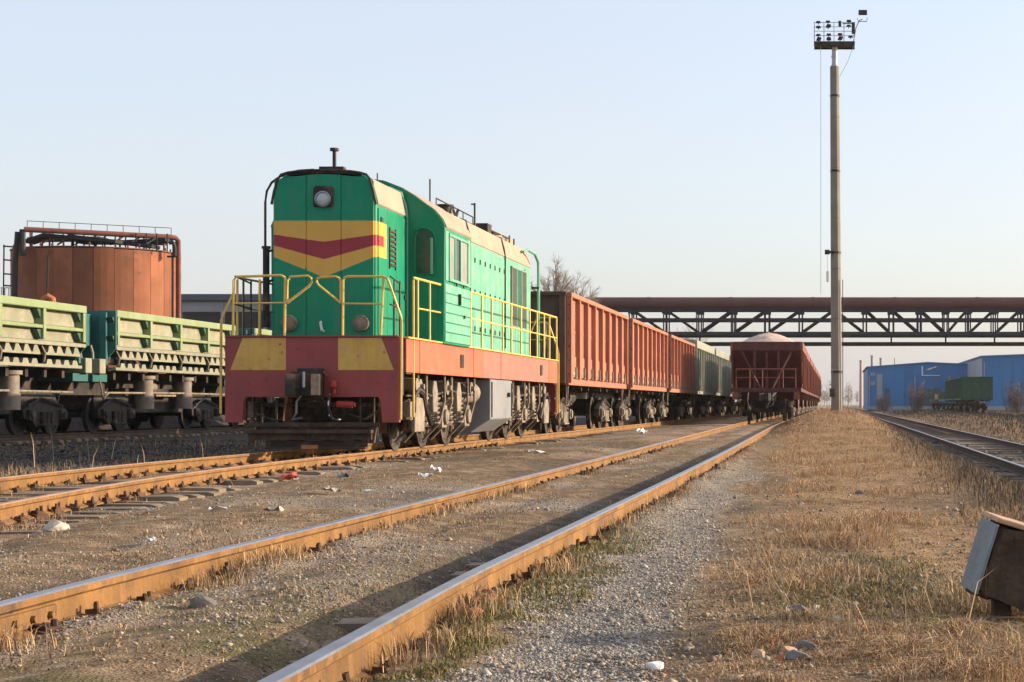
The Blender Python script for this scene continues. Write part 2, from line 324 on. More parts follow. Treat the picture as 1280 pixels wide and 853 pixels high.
def zones(X, Y):
    n1 = fbm(X*.9, Y*.45, 4, 21); n2 = fbm(X*3.2, Y*1.8, 3, 33)
    dm = X-x_mid(Y)
    gravel = sst(1.5-abs(X+1.02+.020*(Y-7)+.7*(n1-.5))/.30)*sst((34-Y)/16.)*.9
    gravel = np.maximum(gravel, .8*sst((n1-.50)*6)*(abs(dm) < .72))
    gravel = np.maximum(gravel, .95*np.exp(-((dm+.02-.06*(Y-8.6))/.26)**2-((Y-8.7)/1.1)**2)*sst((n2-.3)*6))
    gravel = np.maximum(gravel, .65*sst((fbm(X*.7, Y*.35, 4, 71)-.46)*7)*(X < -3.4)*(X > -7.6))
    grass = sst((X+.72+.9*(n1-.5)+.03*np.maximum(Y-14, 0)*(Y < 60)+1.0*(Y >= 60))/.5)*(1-sst((X-1.8)/.5)*(1-sst((X-5.6)/.8)))
    moss_and_shadow = sst((n2-.36)*7)*sst((X+1.75)/.08)*sst((-1.12+.3*(n1-.5)-X)/.16)*sst((15-Y)/4)*.95 + sst((n1-.34)*6)*np.exp(-((X-.18)/.42)**2)*np.exp(-((Y-8.3)/1.5)**2)  # moss by the rail; last term paints the timber block's shadow
    moss_and_shadow = moss_and_shadow+.8*sst((n2-.42)*8)*(abs(dm) < .66)*sst((11-Y)/4.)
    dark = np.exp(-((X-3.8)/1.25)**4)*.9 + .97*(X < -9.6)*(X > -31) + .75*np.exp(-((dm-.47)/.30)**2)*sst((46-Y)/20.)*sst((n1-.22)*6)*1.2  # shade painted dark: right track bed, left yard, strip in the rail's shadow
    dark = dark+.55*sst((fbm(X*.55, Y*.3, 3, 91)-.52)*7)*(X < -3.4)+.95*np.exp(-((X-2.15)/.65)**2)*sst((70-Y)/25)+1.0*np.exp(-((X-.20)/.42)**2-((Y-8.7)/1.15)**2)*sst((n2-.24)*5)+.45*sst((X-5)/2)*sst((Y-60)/30)+.4*sst((fbm(X*1.1, Y*.5, 4, 131)-.52)*8)*(X > -.9)  # shaded right-hand bank and timber block's shadow painted dark; rest is soil tone
    return np.stack([np.clip(grass, 0, 1), np.clip(gravel, 0, 1), np.clip(moss_and_shadow, 0, 1), np.clip(dark, 0, 1)], -1)
def grid_mesh(name, GX, GY, GZ):
    nr, nc = GX.shape; me = bpy.data.meshes.new(name)
    idx = np.arange(nr*nc).reshape(nr, nc)
    f = np.stack([idx[:-1, :-1], idx[:-1, 1:], idx[1:, 1:], idx[1:, :-1]], -1).reshape(-1, 4)
    me.vertices.add(nr*nc); me.vertices.foreach_set('co', np.stack([GX, GY, GZ], -1).astype(np.float32).ravel())
    me.loops.add(f.size); me.loops.foreach_set('vertex_index', f.astype(np.int32).ravel())
    me.polygons.add(len(f)); me.polygons.foreach_set('loop_start', np.arange(0, f.size, 4, dtype=np.int32))
    me.polygons.foreach_set('use_smooth', np.ones(len(f), bool)); me.update(calc_edges=True); return me
gm = grid_mesh('ground', GX, GY, GZ)
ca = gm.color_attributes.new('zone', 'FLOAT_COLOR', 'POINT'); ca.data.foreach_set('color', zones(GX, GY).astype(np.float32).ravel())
def ground_material():
    m = bpy.data.materials.new('ground_earth'); m.use_nodes = True; n = m.node_tree.nodes; l = m.node_tree.links; b = n['Principled BSDF']
    tc = n.new('ShaderNodeTexCoord'); at = n.new('ShaderNodeAttribute'); at.attribute_name = 'zone'
    sp = n.new('ShaderNodeSeparateColor'); l.new(at.outputs['Color'], sp.inputs[0])
    def noise(sc, det=6, rg=.65):
        t = n.new('ShaderNodeTexNoise'); t.inputs['Scale'].default_value = sc; t.inputs['Detail'].default_value = det
        t.inputs['Roughness'].default_value = rg; l.new(tc.outputs['Object'], t.inputs[0]); return t.outputs[0]
    def rmp(f, stops):
        r = n.new('ShaderNodeValToRGB'); e = r.color_ramp.elements
        while len(e) < len(stops): e.new(.5)
        for q, (p, c) in zip(e, stops): q.position = p; q.color = (*c, 1)
        l.new(f, r.inputs[0]); return r.outputs[0]
    def mix(f, a, c):
        x = n.new('ShaderNodeMix'); x.data_type = 'RGBA'; l.new(f, x.inputs[0]); l.new(a, x.inputs[6]); l.new(c, x.inputs[7]); return x.outputs[2]
    def ma(op, a, v):
        q = n.new('ShaderNodeMath'); q.operation = op; q.use_clamp = True; l.new(a, q.inputs[0])
        if hasattr(v, 'is_output'): l.new(v, q.inputs[1])
        else: q.inputs[1].default_value = v
        return q.outputs[0]
    vo = n.new('ShaderNodeTexVoronoi'); vo.inputs['Scale'].default_value = 75; l.new(tc.outputs['Object'], vo.inputs[0])
    hv = n.new('ShaderNodeSeparateColor'); l.new(vo.outputs['Color'], hv.inputs[0])
    fine = noise(70, 5); mid = noise(6, 8); big = noise(.9, 5)
    dirt = rmp(mid, [(.32, (.11, .07, .038)), (.5, (.30, .20, .11)), (.68, (.50, .365, .225))])
    grav = rmp(hv.outputs[0], [(0, (.19, .165, .14)), (.5, (.38, .335, .28)), (1, (.58, .52, .45))])
    grs = rmp(mid, [(.30, (.16, .095, .045)), (.5, (.36, .225, .115)), (.70, (.52, .35, .20))])
    mos = rmp(mid, [(.3, (.085, .085, .03)), (.7, (.19, .175, .06))])
    drk = rmp(mid, [(.3, (.026, .025, .024)), (.7, (.085, .077, .07))])  # dark tone for soil and for painted shade
    f = fine
    c = dirt
    c = mix(ma('MULTIPLY', rmp(hv.outputs[1], [(.55, (0, 0, 0)), (.8, (1, 1, 1))]), .22), c, grav)
    lit = rmp(noise(1.7, 7, .7), [(.42, (0, 0, 0)), (.62, (1, 1, 1))]); hum = rmp(noise(14, 7, .75), [(.30, (.055, .042, .03)), (.6, (.20, .145, .085))])
    c = mix(ma('MULTIPLY', lit, .75), c, hum)
    c = mix(sp.outputs[0], c, grs); c = mix(ma('MULTIPLY', sp.outputs[1], .72), c, grav)
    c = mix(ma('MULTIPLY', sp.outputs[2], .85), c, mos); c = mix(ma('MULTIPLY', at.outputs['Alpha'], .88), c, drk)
    hs = n.new('ShaderNodeHueSaturation'); mr = n.new('ShaderNodeMapRange'); mr.inputs[1].default_value = .3; mr.inputs[2].default_value = .7
    mr.inputs[3].default_value = .48; mr.inputs[4].default_value = 1.22
    l.new(fine, mr.inputs[0]); l.new(mr.outputs[0], hs.inputs['Value']); l.new(c, hs.inputs['Color'])
    l.new(hs.outputs[0], b.inputs['Base Color']); b.inputs['Roughness'].default_value = .95; b.inputs['Specular IOR Level'].default_value = .15
    ad = n.new('ShaderNodeMath'); ad.operation = 'ADD'; l.new(fine, ad.inputs[0]); l.new(vo.outputs['Distance'], ad.inputs[1])
    bp = n.new('ShaderNodeBump'); bp.inputs['Strength'].default_value = .7; bp.inputs['Distance'].default_value = .02
    l.new(ad.outputs[0], bp.inputs['Height']); l.new(bp.outputs[0], b.inputs['Normal']); return m
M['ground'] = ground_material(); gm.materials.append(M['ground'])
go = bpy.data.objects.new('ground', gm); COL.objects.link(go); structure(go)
# the sheet behind the camera closes at y = -60; the sky is the world's sky texture

# ------------------------------------------------------------------ tracks
RAILP = [(-.066, 0), (.066, 0), (.066, .012), (.013, .032), (.010, .112), (.031, .126), (.032, .153), (.026, .16), (-.026, .16), (-.032, .153), (-.031, .126), (-.010, .112), (-.013, .032), (-.066, .012)]
def sweep_rail(fx, off, ys_, z0):
    mb = MB(); n = len(RAILP); N = len(ys_)
    for y in ys_:
        x = float(fx(np.float64(y)))+off
        mb.v += [(x+p, float(y), z0+q) for p, q in RAILP]
    for i in range(N-1):
        y = ys_[i]
        for k in range(n):
            j = (k+1) % n; mb.f.append((i*n+k, i*n+j, (i+1)*n+j, (i+1)*n+k)); mb.mi.append((1 if y < 40 else 2) if k in (6, 7, 8) else 0)
    mb.f += [tuple(range(n))[::-1], tuple(range((N-1)*n, N*n))]; mb.mi += [0, 0]
    return mb
clip_mb = MB().bx(-.05, .05, -.055, .055, -.01, .016).cyl((.018, -.02, .01), (.018, -.02, .052), .013, n=6).cyl((.02, .025, .01), (.012, .022, .062), .012, n=6).bx(-.035, .03, -.028, .034, .014, .034)
CLIP = clip_mb.mesh('rail_clip', 'clip')
slp = MB().prism([(-1.35, -.12), (1.35, -.12), (1.35, .012), (1.28, .03), (-1.28, .03), (-1.35, .012)], 'y', -.12, .12)
SLEEPER = slp.mesh('sleeper', 'sleeper')
def track(label, fx, y0, y1, z0, mats, clip_to, sleeper_z, sl0, sl1, group='railway tracks of the yard', clip_from=None):
    t = thing('railway_track', label, 'railway track', (float(fx(np.float64(y0))), y0, z0), group=group)
    off = Vector(t.location)
    ys_ = list(np.arange(y0, min(y1, 60), .5))+list(np.geomspace(max(y0, 60), y1, 40))
    for s in (-1, 1):
        mb = sweep_rail(fx, s*.795, ys_, z0); mb.v = [tuple(Vector(p)-off) for p in mb.v]
        r = mb.build('rail', mats, t, smooth=35)
        for y in np.arange(clip_from or max(y0, 5.6), clip_to, .55):
            yy = y+random.uniform(-.05, .05)
            for side in (1,):
                c = bpy.data.objects.new('rail_clip', CLIP); COL.objects.link(c); c.parent = r
                c.location = Vector((float(fx(np.float64(yy)))+s*.795+side*.072, yy, z0+.012))-off
                c.rotation_euler = (random.uniform(-.2, .2), random.uniform(-.15, .15), random.uniform(-.4, .4)); k = random.uniform(.75, 1.2); c.scale = (k, k, random.uniform(.7, 1.5))
        if s == -1 and clip_to > 30 and fx is x_mid:
            for yj in (7.15, 15.4):
                j = MB(); x0 = float(fx(np.float64(yj)))-.795
                for sd_ in (-1, 1): j.bx(x0+sd_*.013, x0+sd_*.03, yj-.32, yj+.32, z0+.035, z0+.105)
                for q in (-.24, -.08, .08, .24): j.cyl((x0+.028, yj+q, z0+.07), (x0+.05, yj+q, z0+.07), .017, n=6)
                j.v = [tuple(Vector(p)-off) for p in j.v]; j.build('joint_bar', 'railrust', r, bevel=.004)
    for y in np.arange(sl0, sl1, .56):
        o = bpy.data.objects.new('sleeper', SLEEPER); COL.objects.link(o); o.parent = t
        xc = float(fx(np.float64(y))); o.location = Vector((xc+random.uniform(-.05, .05), y, z0+sleeper_z+random.uniform(-.03, .012)))-off
        o.rotation_euler = (random.uniform(-.03, .03), random.uniform(-.012, .012), random.uniform(-.03, .03))
    return t
track('middle track with polished rail heads and orange rusted rail sides in the foreground', x_mid, 3.5, 420, 0., ['railrust', 'railtop', 'railtop_rust'], 38, -.045, 5, 60)
track('rusty curving track that the green locomotive stands on', x_loco, 6, 420, 0., ['railrust', 'railtop_rust', 'railtop_rust'], 40, -.016, 8, 60, clip_from=12)
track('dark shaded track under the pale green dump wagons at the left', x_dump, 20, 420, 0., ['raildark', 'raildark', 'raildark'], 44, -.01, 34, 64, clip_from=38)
track('sunken track with dark rails along the right edge', x_right, 8, 420, -.23, ['raildark', 'railtop', 'railtop'], 34, -.02, 12, 70, clip_from=16)
track('distant track below the two dark green wagons', x_far, 120, 420, -.1, ['raildark', 'raildark', 'raildark'], 0, 0, 170, 215, clip_from=1)
# ------------------------------------------------------------------ locomotive
def arch(hw, zs, zc, n=14, p=2.0):  # roof line from -hw to hw
    return [(hw*math.sin(a), zs+(zc-zs)*(1-abs(math.sin(a))**p)**(1/p)) for a in [(-.5+i/n)*math.pi for i in range(n+1)]]
WHEEL_CACHE = {}
def wheel_mesh(r, m='under'):
    k = (r, m)
    if k not in WHEEL_CACHE:
        mb = MB(); mb.lathe([(r*.98, -.065), (r, -.06), (r, .03), (r+.028, .045), (r+.028, .065), (r*.88, .066), (r*.86, .03), (r*.4, .02), (r*.33, .05), (r*.2, .05)], (0, 0, 0), 'x', 24)
        mb.lathe([(r*.9, -.066), (r*.86, -.04), (r*.42, -.02), (r*.3, -.08), (r*.17, -.085), (.05, -.085)], (0, 0, 0), 'x', 24)
        WHEEL_CACHE[k] = mb.mesh('wheel', m, smooth=40)
    return WHEEL_CACHE[k]
def add_wheel(parent, x, y, z, r, m='under'):
    o = bpy.data.objects.new('wheel', wheel_mesh(r, m)); COL.objects.link(o); o.parent = parent; o.location = (x, y, z)
    o.rotation_euler = (random.uniform(0, 6), 0, 0 if x > 0 else math.pi); return o
def spring_mb(mb, x, y, z0, z1, r=.085, turns=5):
    pts = [(x+r*math.cos(a), y+r*math.sin(a), z0+(z1-z0)*i/(turns*8)) for i, a in enumerate(np.linspace(0, turns*2*math.pi, turns*8+1))]
    mb.tube(pts, .02, 5)
    return mb
LX, LY = -8.22, 28.66
loco = thing('diesel_locomotive', 'green diesel locomotive with red frame and a yellow and red chevron on its nose', 'locomotive', (LX, LY, RT))
B = lambda mb, name, mats, smooth=None, bevel=0, parent=loco: mb.build(name, mats, parent, smooth, bevel)
L = 16.2
# deck and frame
mb = MB().bx(-1.36, 1.36, .11, L-.11, 1.70, 1.80).bx(-.6, .6, .3, L-.3, 1.0, 1.695)
mb.bx(-1.3, -1.22, .3, L-.3, 1.3, 1.695).bx(1.22, 1.3, .3, L-.3, 1.3, 1.695); B(mb, 'deck', 'black', bevel=.01)
beam_poly = [(-1.37, 1.815), (-1.37, .47), (-1.10, .47), (-1.07, .80), (-1.04, .87), (1.04, .87), (1.07, .80), (1.10, .47), (1.37, .47), (1.37, 1.815)]
def beam(y0, y1, front):
    bm_ = B(MB().prism(beam_poly, 'y', y0, y1), 'buffer_beam', 'red', bevel=.008)
    ya, yb = (y0-.004, y0+.02) if front else (y1-.02, y1+.004)
    for s in (-1, 1):
        B(MB().prism([(s*1.09, 1.80), (s*.41, 1.80), (s*.41, 1.295), (s*1.285, 1.295)], 'y', ya, yb), 'warning_panel', 'yellow', parent=bm_)
    rv = MB()
    for x, z in ((-1.08, 1.12), (-.78, 1.12), (.72, 1.12), (1.0, 1.12), (-.55, .98), (.55, .98), (-1.28, .6), (1.28, .6), (-.5, 1.7), (.5, 1.24), (1.2, 1.0)):
        rv.cyl((x, y0-.012 if front else y1-.005, z), (x, y0+.005 if front else y1+.012, z), .018, n=6)
    B(rv, 'bolt_heads', 'red', parent=bm_)
    mb = MB().bx(-1.36, 1.36, y0-.03 if front else y1-.05, y0+.05 if front else y1+.03, 1.817, 1.84); B(mb, 'deck_edge', 'red', parent=bm_)
beam(0, .1, True); beam(L-.1, L, False)
# skirt panels along both sides
ed = [.27, 1.19, 3.11, 5.64, 6.64, 8.44, 12.04, 14.64, 15.93]
for s in (-1, 1):
    for i in range(8):
        x0, x1 = sorted((s*1.385, s*(1.42+.006*(i % 2))))
        o = B(MB().bx(x0, x1, ed[i]+.012, ed[i+1]-.012, 1.265, 1.805), 'skirt_panel', 'skirt' if i < 4 or i == 7 else 'skirt_pale', bevel=.006)
        if i in (2, 6):
            yc = 4.55 if i == 2 else 13.5
            mb = MB(); xx = s*1.427
            mb.bx(min(xx, xx+s*.012), max(xx, xx+s*.012), yc-.13, yc+.13, 1.42, 1.66); B(mb, 'lifting_slot', 'darkwin', parent=o)
    mb = MB().bx(*sorted((s*1.36, s*1.46)), .25, 15.95, 1.806, 1.83); B(mb, 'deck_edge', 'rail_yellow')
    mb = MB().bx(*sorted((s*1.2, s*1.38)), .11, .268, .9, 1.80); B(mb, 'corner_post', 'black')
# short hood
def hood(y0, y1, nm, m):
    prof = [(-.83, 1.80), (.83, 1.80), (.83, 4.0)]+[(.815, 4.10), (.785, 4.24), (.74, 4.37)]+[p for p in reversed(arch(.70, 4.40, 4.51, 8, 2.2))]+[(-.74, 4.37), (-.785, 4.24), (-.815, 4.10), (-.83, 4.0)]
    return B(MB().prism(prof, 'y', y0, y1), nm, m, smooth=30, bevel=.03)
sh = hood(.70, 2.76, 'short_hood', 'chevron')
# front doors: three upright sheets with gaps between them
topline = lambda x: 4.36+.10*(1-(abs(x)/.75)**2)
for xa, xb in ((-.80, -.290), (-.284, .271), (.277, .80)):
    q = [(xa, 1.86), (xb, 1.86)]+[(xb+(xa-xb)*k/6, min(topline(xb+(xa-xb)*k/6), 4.36 if abs(xb+(xa-xb)*k/6) > .74 else 9)) for k in range(7)]
    B(MB().prism(q, 'y', .665, .698), 'front_door', 'chevron', bevel=.01, parent=sh)
mb = MB()
for z in (2.3, 2.9, 3.9):
    mb.cyl((-.287, .662, z-.05), (-.287, .662, z+.05), .014, n=6)
B(mb, 'hinges', 'green', parent=sh)
B(MB().tube([(-.05, .665, 2.08), (-.04, .62, 2.05), (-.02, .62, 1.95), (.0, .665, 1.93)], .022, 6), 'door_handle', 'white', parent=sh)
for x in (-.55, .60):
    lm = B(MB().lathe([(.13, 0), (.135, -.05), (.115, -.075), (.10, -.07)], (x, .668, 2.06), 'y', 20), 'marker_lamp', 'under_pale', smooth=40, parent=sh)
    B(MB().lathe([(.098, 0), (.09, -.02), (.03, -.03)], (x, .60, 2.06), 'y', 16), 'lamp_glass', 'under_pale', smooth=40, parent=sh)
hb = B(MB().prism([(-.165, 3.93), (.15, 3.93), (.16, 4.24), (.11, 4.27), (-.12, 4.27), (-.165, 4.24)], 'y', .62, .70), 'headlight', 'under', bevel=.02, parent=loco)
B(MB().lathe([(.125, .0), (.13, -.03), (.115, -.035), (.11, -.01)], (-.0, .622, 4.05), 'y', 24), 'lamp_rim', 'steel', smooth=40, parent=hb)
B(MB().lathe([(.11, 0), (.10, -.02), (.06, -.03), (.02, -.035)], (0, .618, 4.05), 'y', 24), 'lamp_lens', 'lens', smooth=60, parent=hb)
# beige roof shells
def roof_shell(y0, y1, x0, z0, x1, z1, xt, zt, zc, m='beige', name='roof_panel'):
    for s in (-1, 1):
        line = [(x0, z0), (x0+(x1-x0)*.35, z0+(z1-z0)*.34), (x0+(x1-x0)*.75, z0+(z1-z0)*.72), (x1, z1), (xt, zt)]
        mb = MB(); n = len(line); off = .022
        poly = [(s*(p[0]+off), p[1]+off*.4) for p in line]+[(s*(p[0]-.01), p[1]-.02) for p in reversed(line)]
        B(mb.prism(poly, 'y', y0, y1), name, m, bevel=.008)
roof_shell(.78, 2.75, .83, 3.99, .735, 4.385, .60, 4.445, 4.5)
mb = MB().prism([(-.60, 4.43)]+[(x, z+.012) for x, z in arch(.60, 4.45, 4.515, 8)]+[(.60, 4.43)], 'y', .70, 2.75); B(mb, 'roof_top', 'under')
mb = MB().tube([(-.84, .66, 3.97), (-.80, .66, 4.18), (-.74, .66, 4.38)]+[(x, .66, z+.02) for x, z in arch(.72, 4.39, 4.50, 10, 2.2)][1:-1]+[(.74, .66, 4.38), (.80, .66, 4.18), (.84, .66, 3.97)], .022, 6)
B(mb, 'roof_rim', 'black')
mb = MB().tube([(.86, 2.70, 1.84), (.86, 2.70, 3.95), (.84, 2.70, 4.15), (.76, 2.70, 4.40), (.55, 2.70, 4.49)], .02, 6); B(mb, 'conduit', 'green_old')
# hood side doors and louvre
for ya, yb in ((.80, 1.36), (1.38, 1.98), (2.0, 2.64)):
    for s in (-1, 1): B(MB().bx(*sorted((s*.832, s*.85)), ya, yb, 1.88, 3.93), 'side_door', 'chevron' if ya < 1.3 else 'green', bevel=.008, parent=sh)
mb = MB()
for z in np.arange(3.05, 3.62, .08): mb.prism([(1.50, z), (1.86, z), (1.86, z+.035), (1.50, z+.035)], 'x', .85, .875)
mb.bx(.845, .87, 1.46, 1.50, 3.0, 3.68).bx(.845, .87, 1.86, 1.90, 3.0, 3.68); B(mb, 'louvre', 'under', parent=sh)
mb = MB()
for z in (2.0, 3.72): mb.bx(.85, .868, .9, 1.02, z, z+.07)
mb.bx(.85, .875, 2.5, 2.56, 2.55, 2.62); B(mb, 'latches', 'black', parent=sh)
# exhaust pipes at the left front corner
mb = MB().cyl((-.97, .80, 2.0), (-.97, .80, 3.28), .055, n=10).cyl((-.97, .80, 3.27), (-.97, .80, 3.31), .075, n=10)
mb.tube([(-.97, .8, 2.72), (-.9, .8, 2.75), (-.82, .8, 2.78)], .02, 6).tube([(-.97, .8, 3.2), (-.9, .8, 3.24), (-.82, .8, 3.24)], .02, 6)
B(mb, 'exhaust_pipe', 'black')
mb = MB().tube([(-.985, .8, 3.3), (-.985, .8, 4.02), (-.96, .8, 4.2), (-.88, .8, 4.34), (-.74, .8, 4.44), (-.45, .8, 4.53), (-.2, .8, 4.545)], .02, 6); B(mb, 'roof_pipe', 'black')
# horn and mast on the nose roof
mb = MB().bx(-.25, .32, .78, 1.0, 4.51, 4.545).bx(-.12, .28, .8, .95, 4.545, 4.60); B(mb, 'horn_base', 'black', bevel=.006)
mb = MB().cyl((.11, .88, 4.55), (.11, .88, 4.88), .032, n=8).cyl((.11, .88, 4.86), (.11, .88, 4.905), .075, n=10); B(mb, 'roof_mast', 'black')
mb = MB().cyl((.55, 1.9, 4.46), (.55, 1.9, 4.63), .012, n=6).cyl((.40, 2.3, 4.46), (.40, 2.3, 4.56), .012, n=6); B(mb, 'roof_rods', 'black')
# cab
cabprof = [(-1.48, 1.80), (1.48, 1.80), (1.50, 3.80), (1.44, 3.93)]+[(1.30, 4.09), (1.14, 4.20), (.95, 4.34), (.73, 4.47), (.45, 4.58), (.2, 4.63)]
cabprof = cabprof+[(-x, z) for x, z in reversed(cabprof[2:])]
cab = B(MB().prism(cabprof, 'y', 2.76, 4.95), 'cab', 'green', smooth=25, bevel=.015)
top = [(1.50, 3.80), (1.44, 3.93), (1.30, 4.09), (1.14, 4.20), (.95, 4.34), (.73, 4.47), (.45, 4.58), (.0, 4.635)]
for s in (-1, 1):
    poly = [(s*(x+.022), z+.024) for x, z in top]+[(s*(x-.005), z-.012) for x, z in reversed(top)]
    B(MB().prism(poly, 'y', 2.80, 4.97), 'cab_roof', 'beige', smooth=25, parent=cab)
mb = MB().strip([(x+.03, z+.03) for x, z in reversed([(-p[0], p[1]) for p in top[:-1]])][::-1] + [(0, 4.665)]+[(x, z+.03) for x, z in reversed(top[:-1])], 'y', 2.74, 2.80, .05)
B(mb, 'roof_lip', 'green', parent=cab)
for s in (-1, 1):       # end windows with rounded heads, both ends of the cab
    for yw, dy in ((2.76, -1), (4.95, 1)):
        pts = [(s*.985, 3.0), (s*1.325, 3.0), (s*1.335, 3.62), (s*1.30, 3.72), (s*1.20, 3.79), (s*1.10, 3.80), (s*1.02, 3.76), (s*.985, 3.66)]
        wf = B(MB().tube([(x, yw+dy*.012, z) for x, z in pts], .022, 5, closed=True), 'end_window', 'green', parent=cab)
        B(MB().prism(pts, 'y', min(yw+dy*.001, yw+dy*.009), max(yw+dy*.001, yw+dy*.009)), 'window_pane', 'glass', parent=cab)
        if dy < 0: B(MB().bx(*sorted((s*1.26, s*1.30)), yw-.06, yw-.015, 3.0, 3.62), 'window_trim', 'green_old', parent=cab)
    # side windows
    xs_ = lambda a, b: sorted((s*a, s*b))
    mb = MB().bx(*xs_(1.49, 1.53), 3.03, 4.68, 2.90, 2.95).bx(*xs_(1.49, 1.53), 3.03, 4.68, 3.68, 3.73)
    for y in (3.03, 3.50, 3.96, 4.63): mb.bx(*xs_(1.49, 1.528), y, y+.05, 2.951, 3.679)
    B(mb, 'side_window_frame', 'green_old', bevel=.006, parent=cab)
    for ya, yb, m in ((3.085, 3.495, 'glass_pale'), (3.555, 3.955, 'glass'), (4.015, 4.625, 'glass_pale')):
        B(MB().bx(*xs_(1.493, 1.508), ya, yb, 2.955, 3.675), 'window_pane', m, parent=cab)
    for z in np.arange(1.84, 2.86, .17):
        B(MB().bx(*xs_(1.485, 1.502), 2.80, 4.92, z, z+.155), 'cab_side_board', 'green_old', bevel=.006, parent=cab)
    B(MB().bx(*xs_(1.489, 1.506), 2.80, 3.02, 2.90, 3.76), 'cab_side_sheet', 'green_old', parent=cab)
    B(MB().bx(*xs_(1.489, 1.506), 4.69, 4.93, 2.90, 3.76), 'cab_side_sheet', 'green_old', parent=cab)
    mb = MB()
    for y in (3.6, 3.62, 4.2): mb.cyl((s*1.53, y, 2.90), (s*1.53, y, 2.84), .018, n=6)
    mb.bx(*xs_(1.503, 1.55), 3.85, 3.90, 2.52, 2.72); mb.bx(*xs_(1.503, 1.53), 4.3, 4.36, 2.3, 2.36); B(mb, 'cab_fittings', 'black', parent=cab)
    B(MB().bx(*xs_(.95, 1.36), 2.735, 2.758, 1.86, 2.86), 'cab_door_panel', 'green', bevel=.01, parent=cab)
# long hood
lh = B(MB().prism([(-.83, 1.80), (.83, 1.80), (.83, 4.04), (.80, 4.2), (.74, 4.42), (.5, 4.49), (0, 4.51), (-.5, 4.49), (-.74, 4.42), (-.80, 4.2), (-.83, 4.04)], 'y', 4.96, 15.5), 'long_hood', 'green_old', bevel=.02)
for ya, yb in ((4.97, 8.1), (8.13, 12.0), (12.03, 15.49)):
    roof_shell(ya, yb, .83, 4.05, .745, 4.44, .50, 4.50, 4.5)
mb = MB()
for y in (8.115, 12.015): mb.tube([(.86, y, 2.0), (.86, y, 4.05), (.835, y, 4.22), (.77, y, 4.46), (.5, y, 4.53)], .02, 6)
B(mb, 'conduit', 'under')
ye = [4.98, 8.1]+list(np.linspace(8.14, 11.98, 8))
doors = [(8.14+.55*i, 8.14+.55*(i+1)-.015) for i in range(7)]
for s in (-1, 1):
    for ya, yb in [(6.3, 7.2), (7.22, 8.09)]+doors+[(12.05, 12.7), (14.72, 15.46)]:
        d = B(MB().bx(*sorted((s*.832, s*.852)), ya, yb, 1.9, 3.98), 'hood_door', 'green_old', bevel=.008, parent=lh)
    for ya, yb in doors:
        mb = MB()
        for z in (2.25, 3.0, 3.65): mb.bx(*sorted((s*.852, s*.872)), yb-.09, yb-.05, z, z+.10)
        B(mb, 'door_latch', 'under', parent=lh)
    for k in range(3):      # radiator shutters
        ya = 12.76+k*.65
        mb = MB()
        for y in np.arange(ya+.04, ya+.58, .05): mb.prism([(s*.835, y), (s*.885, y+.018), (s*.885, y+.028), (s*.835, y+.012)], 'z', 2.55, 3.86)
        mb.bx(*sorted((s*.832, s*.89)), ya, ya+.03, 2.5, 3.9).bx(*sorted((s*.832, s*.89)), ya+.59, ya+.62, 2.5, 3.9).bx(*sorted((s*.832, s*.888)), ya+.031, ya+.589, 2.5, 2.545).bx(*sorted((s*.832, s*.888)), ya+.031, ya+.589, 3.865, 3.9)
        B(mb, 'radiator_shutter', ['wagon_grey', 'green_old', 'wagon_grey'][k], parent=lh)
        B(MB().bx(*sorted((s*.832, s*.85)), ya, ya+.62, 1.9, 2.48), 'hood_door', 'green_old', bevel=.008, parent=lh)
# roof equipment
mb = MB().cyl((.25, 8.6, 4.48), (.25, 8.6, 4.80), .16, .14, n=14).cyl((.25, 8.6, 4.80), (.25, 8.6, 4.83), .18, n=14); B(mb, 'exhaust_stack', 'black', smooth=40)
mb = MB().bx(-.45, .45, 9.6, 11.0, 4.50, 4.62).bx(-.35, .35, 9.7, 10.9, 4.62, 4.68); B(mb, 'roof_hatch', 'under', bevel=.02)
for yc in (12.9, 14.3):
    B(MB().lathe([(.62, 0), (.62, .14), (.55, .16), (.5, .10), (.12, .10), (.1, .15)], (0, yc, 4.5), 'z', 22), 'fan_housing', 'beige', smooth=40)
mb = MB().bx(.3, .62, 11.25, 11.65, 4.48, 4.72).cyl((.5, 11.9, 4.48), (.5, 11.9, 4.75), .08, n=10).bx(.32, .58, 12.1, 12.35, 4.48, 4.62); B(mb, 'roof_boxes', 'black', bevel=.01)
mb = MB().cyl((.62, 5.55, 4.46), (.62, 5.55, 4.98), .016, n=6).cyl((.62, 5.55, 4.46), (.62, 5.55, 4.55), .04, n=8); B(mb, 'aerial', 'black')
mb = MB().cyl((.58, 10.0, 4.46), (.58, 10.0, 5.02), .022, n=6).bx(.50, .60, 9.99, 10.01, 4.98, 5.01).cyl((.6, 14.0, 4.46), (.6, 14.0, 4.7), .02, n=6).cyl((.6, 14.6, 4.46), (.6, 14.6, 4.68), .02, n=6); B(mb, 'aerial', 'black')
mb = MB()
pts = [(.66, y, 4.66) for y in (5.9, 7.2, 8.4, 9.4)]
mb.tube(pts, .014, 6)
for p in pts: mb.cyl(p, (p[0], p[1], 4.44), .012, n=6)
B(mb, 'roof_rail', 'black'); B(MB().tube([(.6, 11.4, 4.6), (.6, 13.9, 4.62)], .02, 6), 'roof_rail', 'black')
B(MB().tube([(.62, 7.3, 4.48), (.62, 7.5, 4.68), (.62, 7.9, 4.5), (.62, 8.1, 4.68)], .03, 6), 'roof_hose', 'black')
mb = MB().tube([(.85, 14.4, 4.35), (.92, 14.7, 4.42), (1.0, 15.2, 4.36), (1.02, 15.55, 4.2), (1.02, 15.6, 3.9), (1.02, 15.6, 1.83)], .035, 8); B(mb, 'drain_pipe', 'green_old')
mb = MB().bx(.86, 1.04, 15.56, 15.62, 3.55, 3.6); B(mb, 'drain_bracket', 'black')
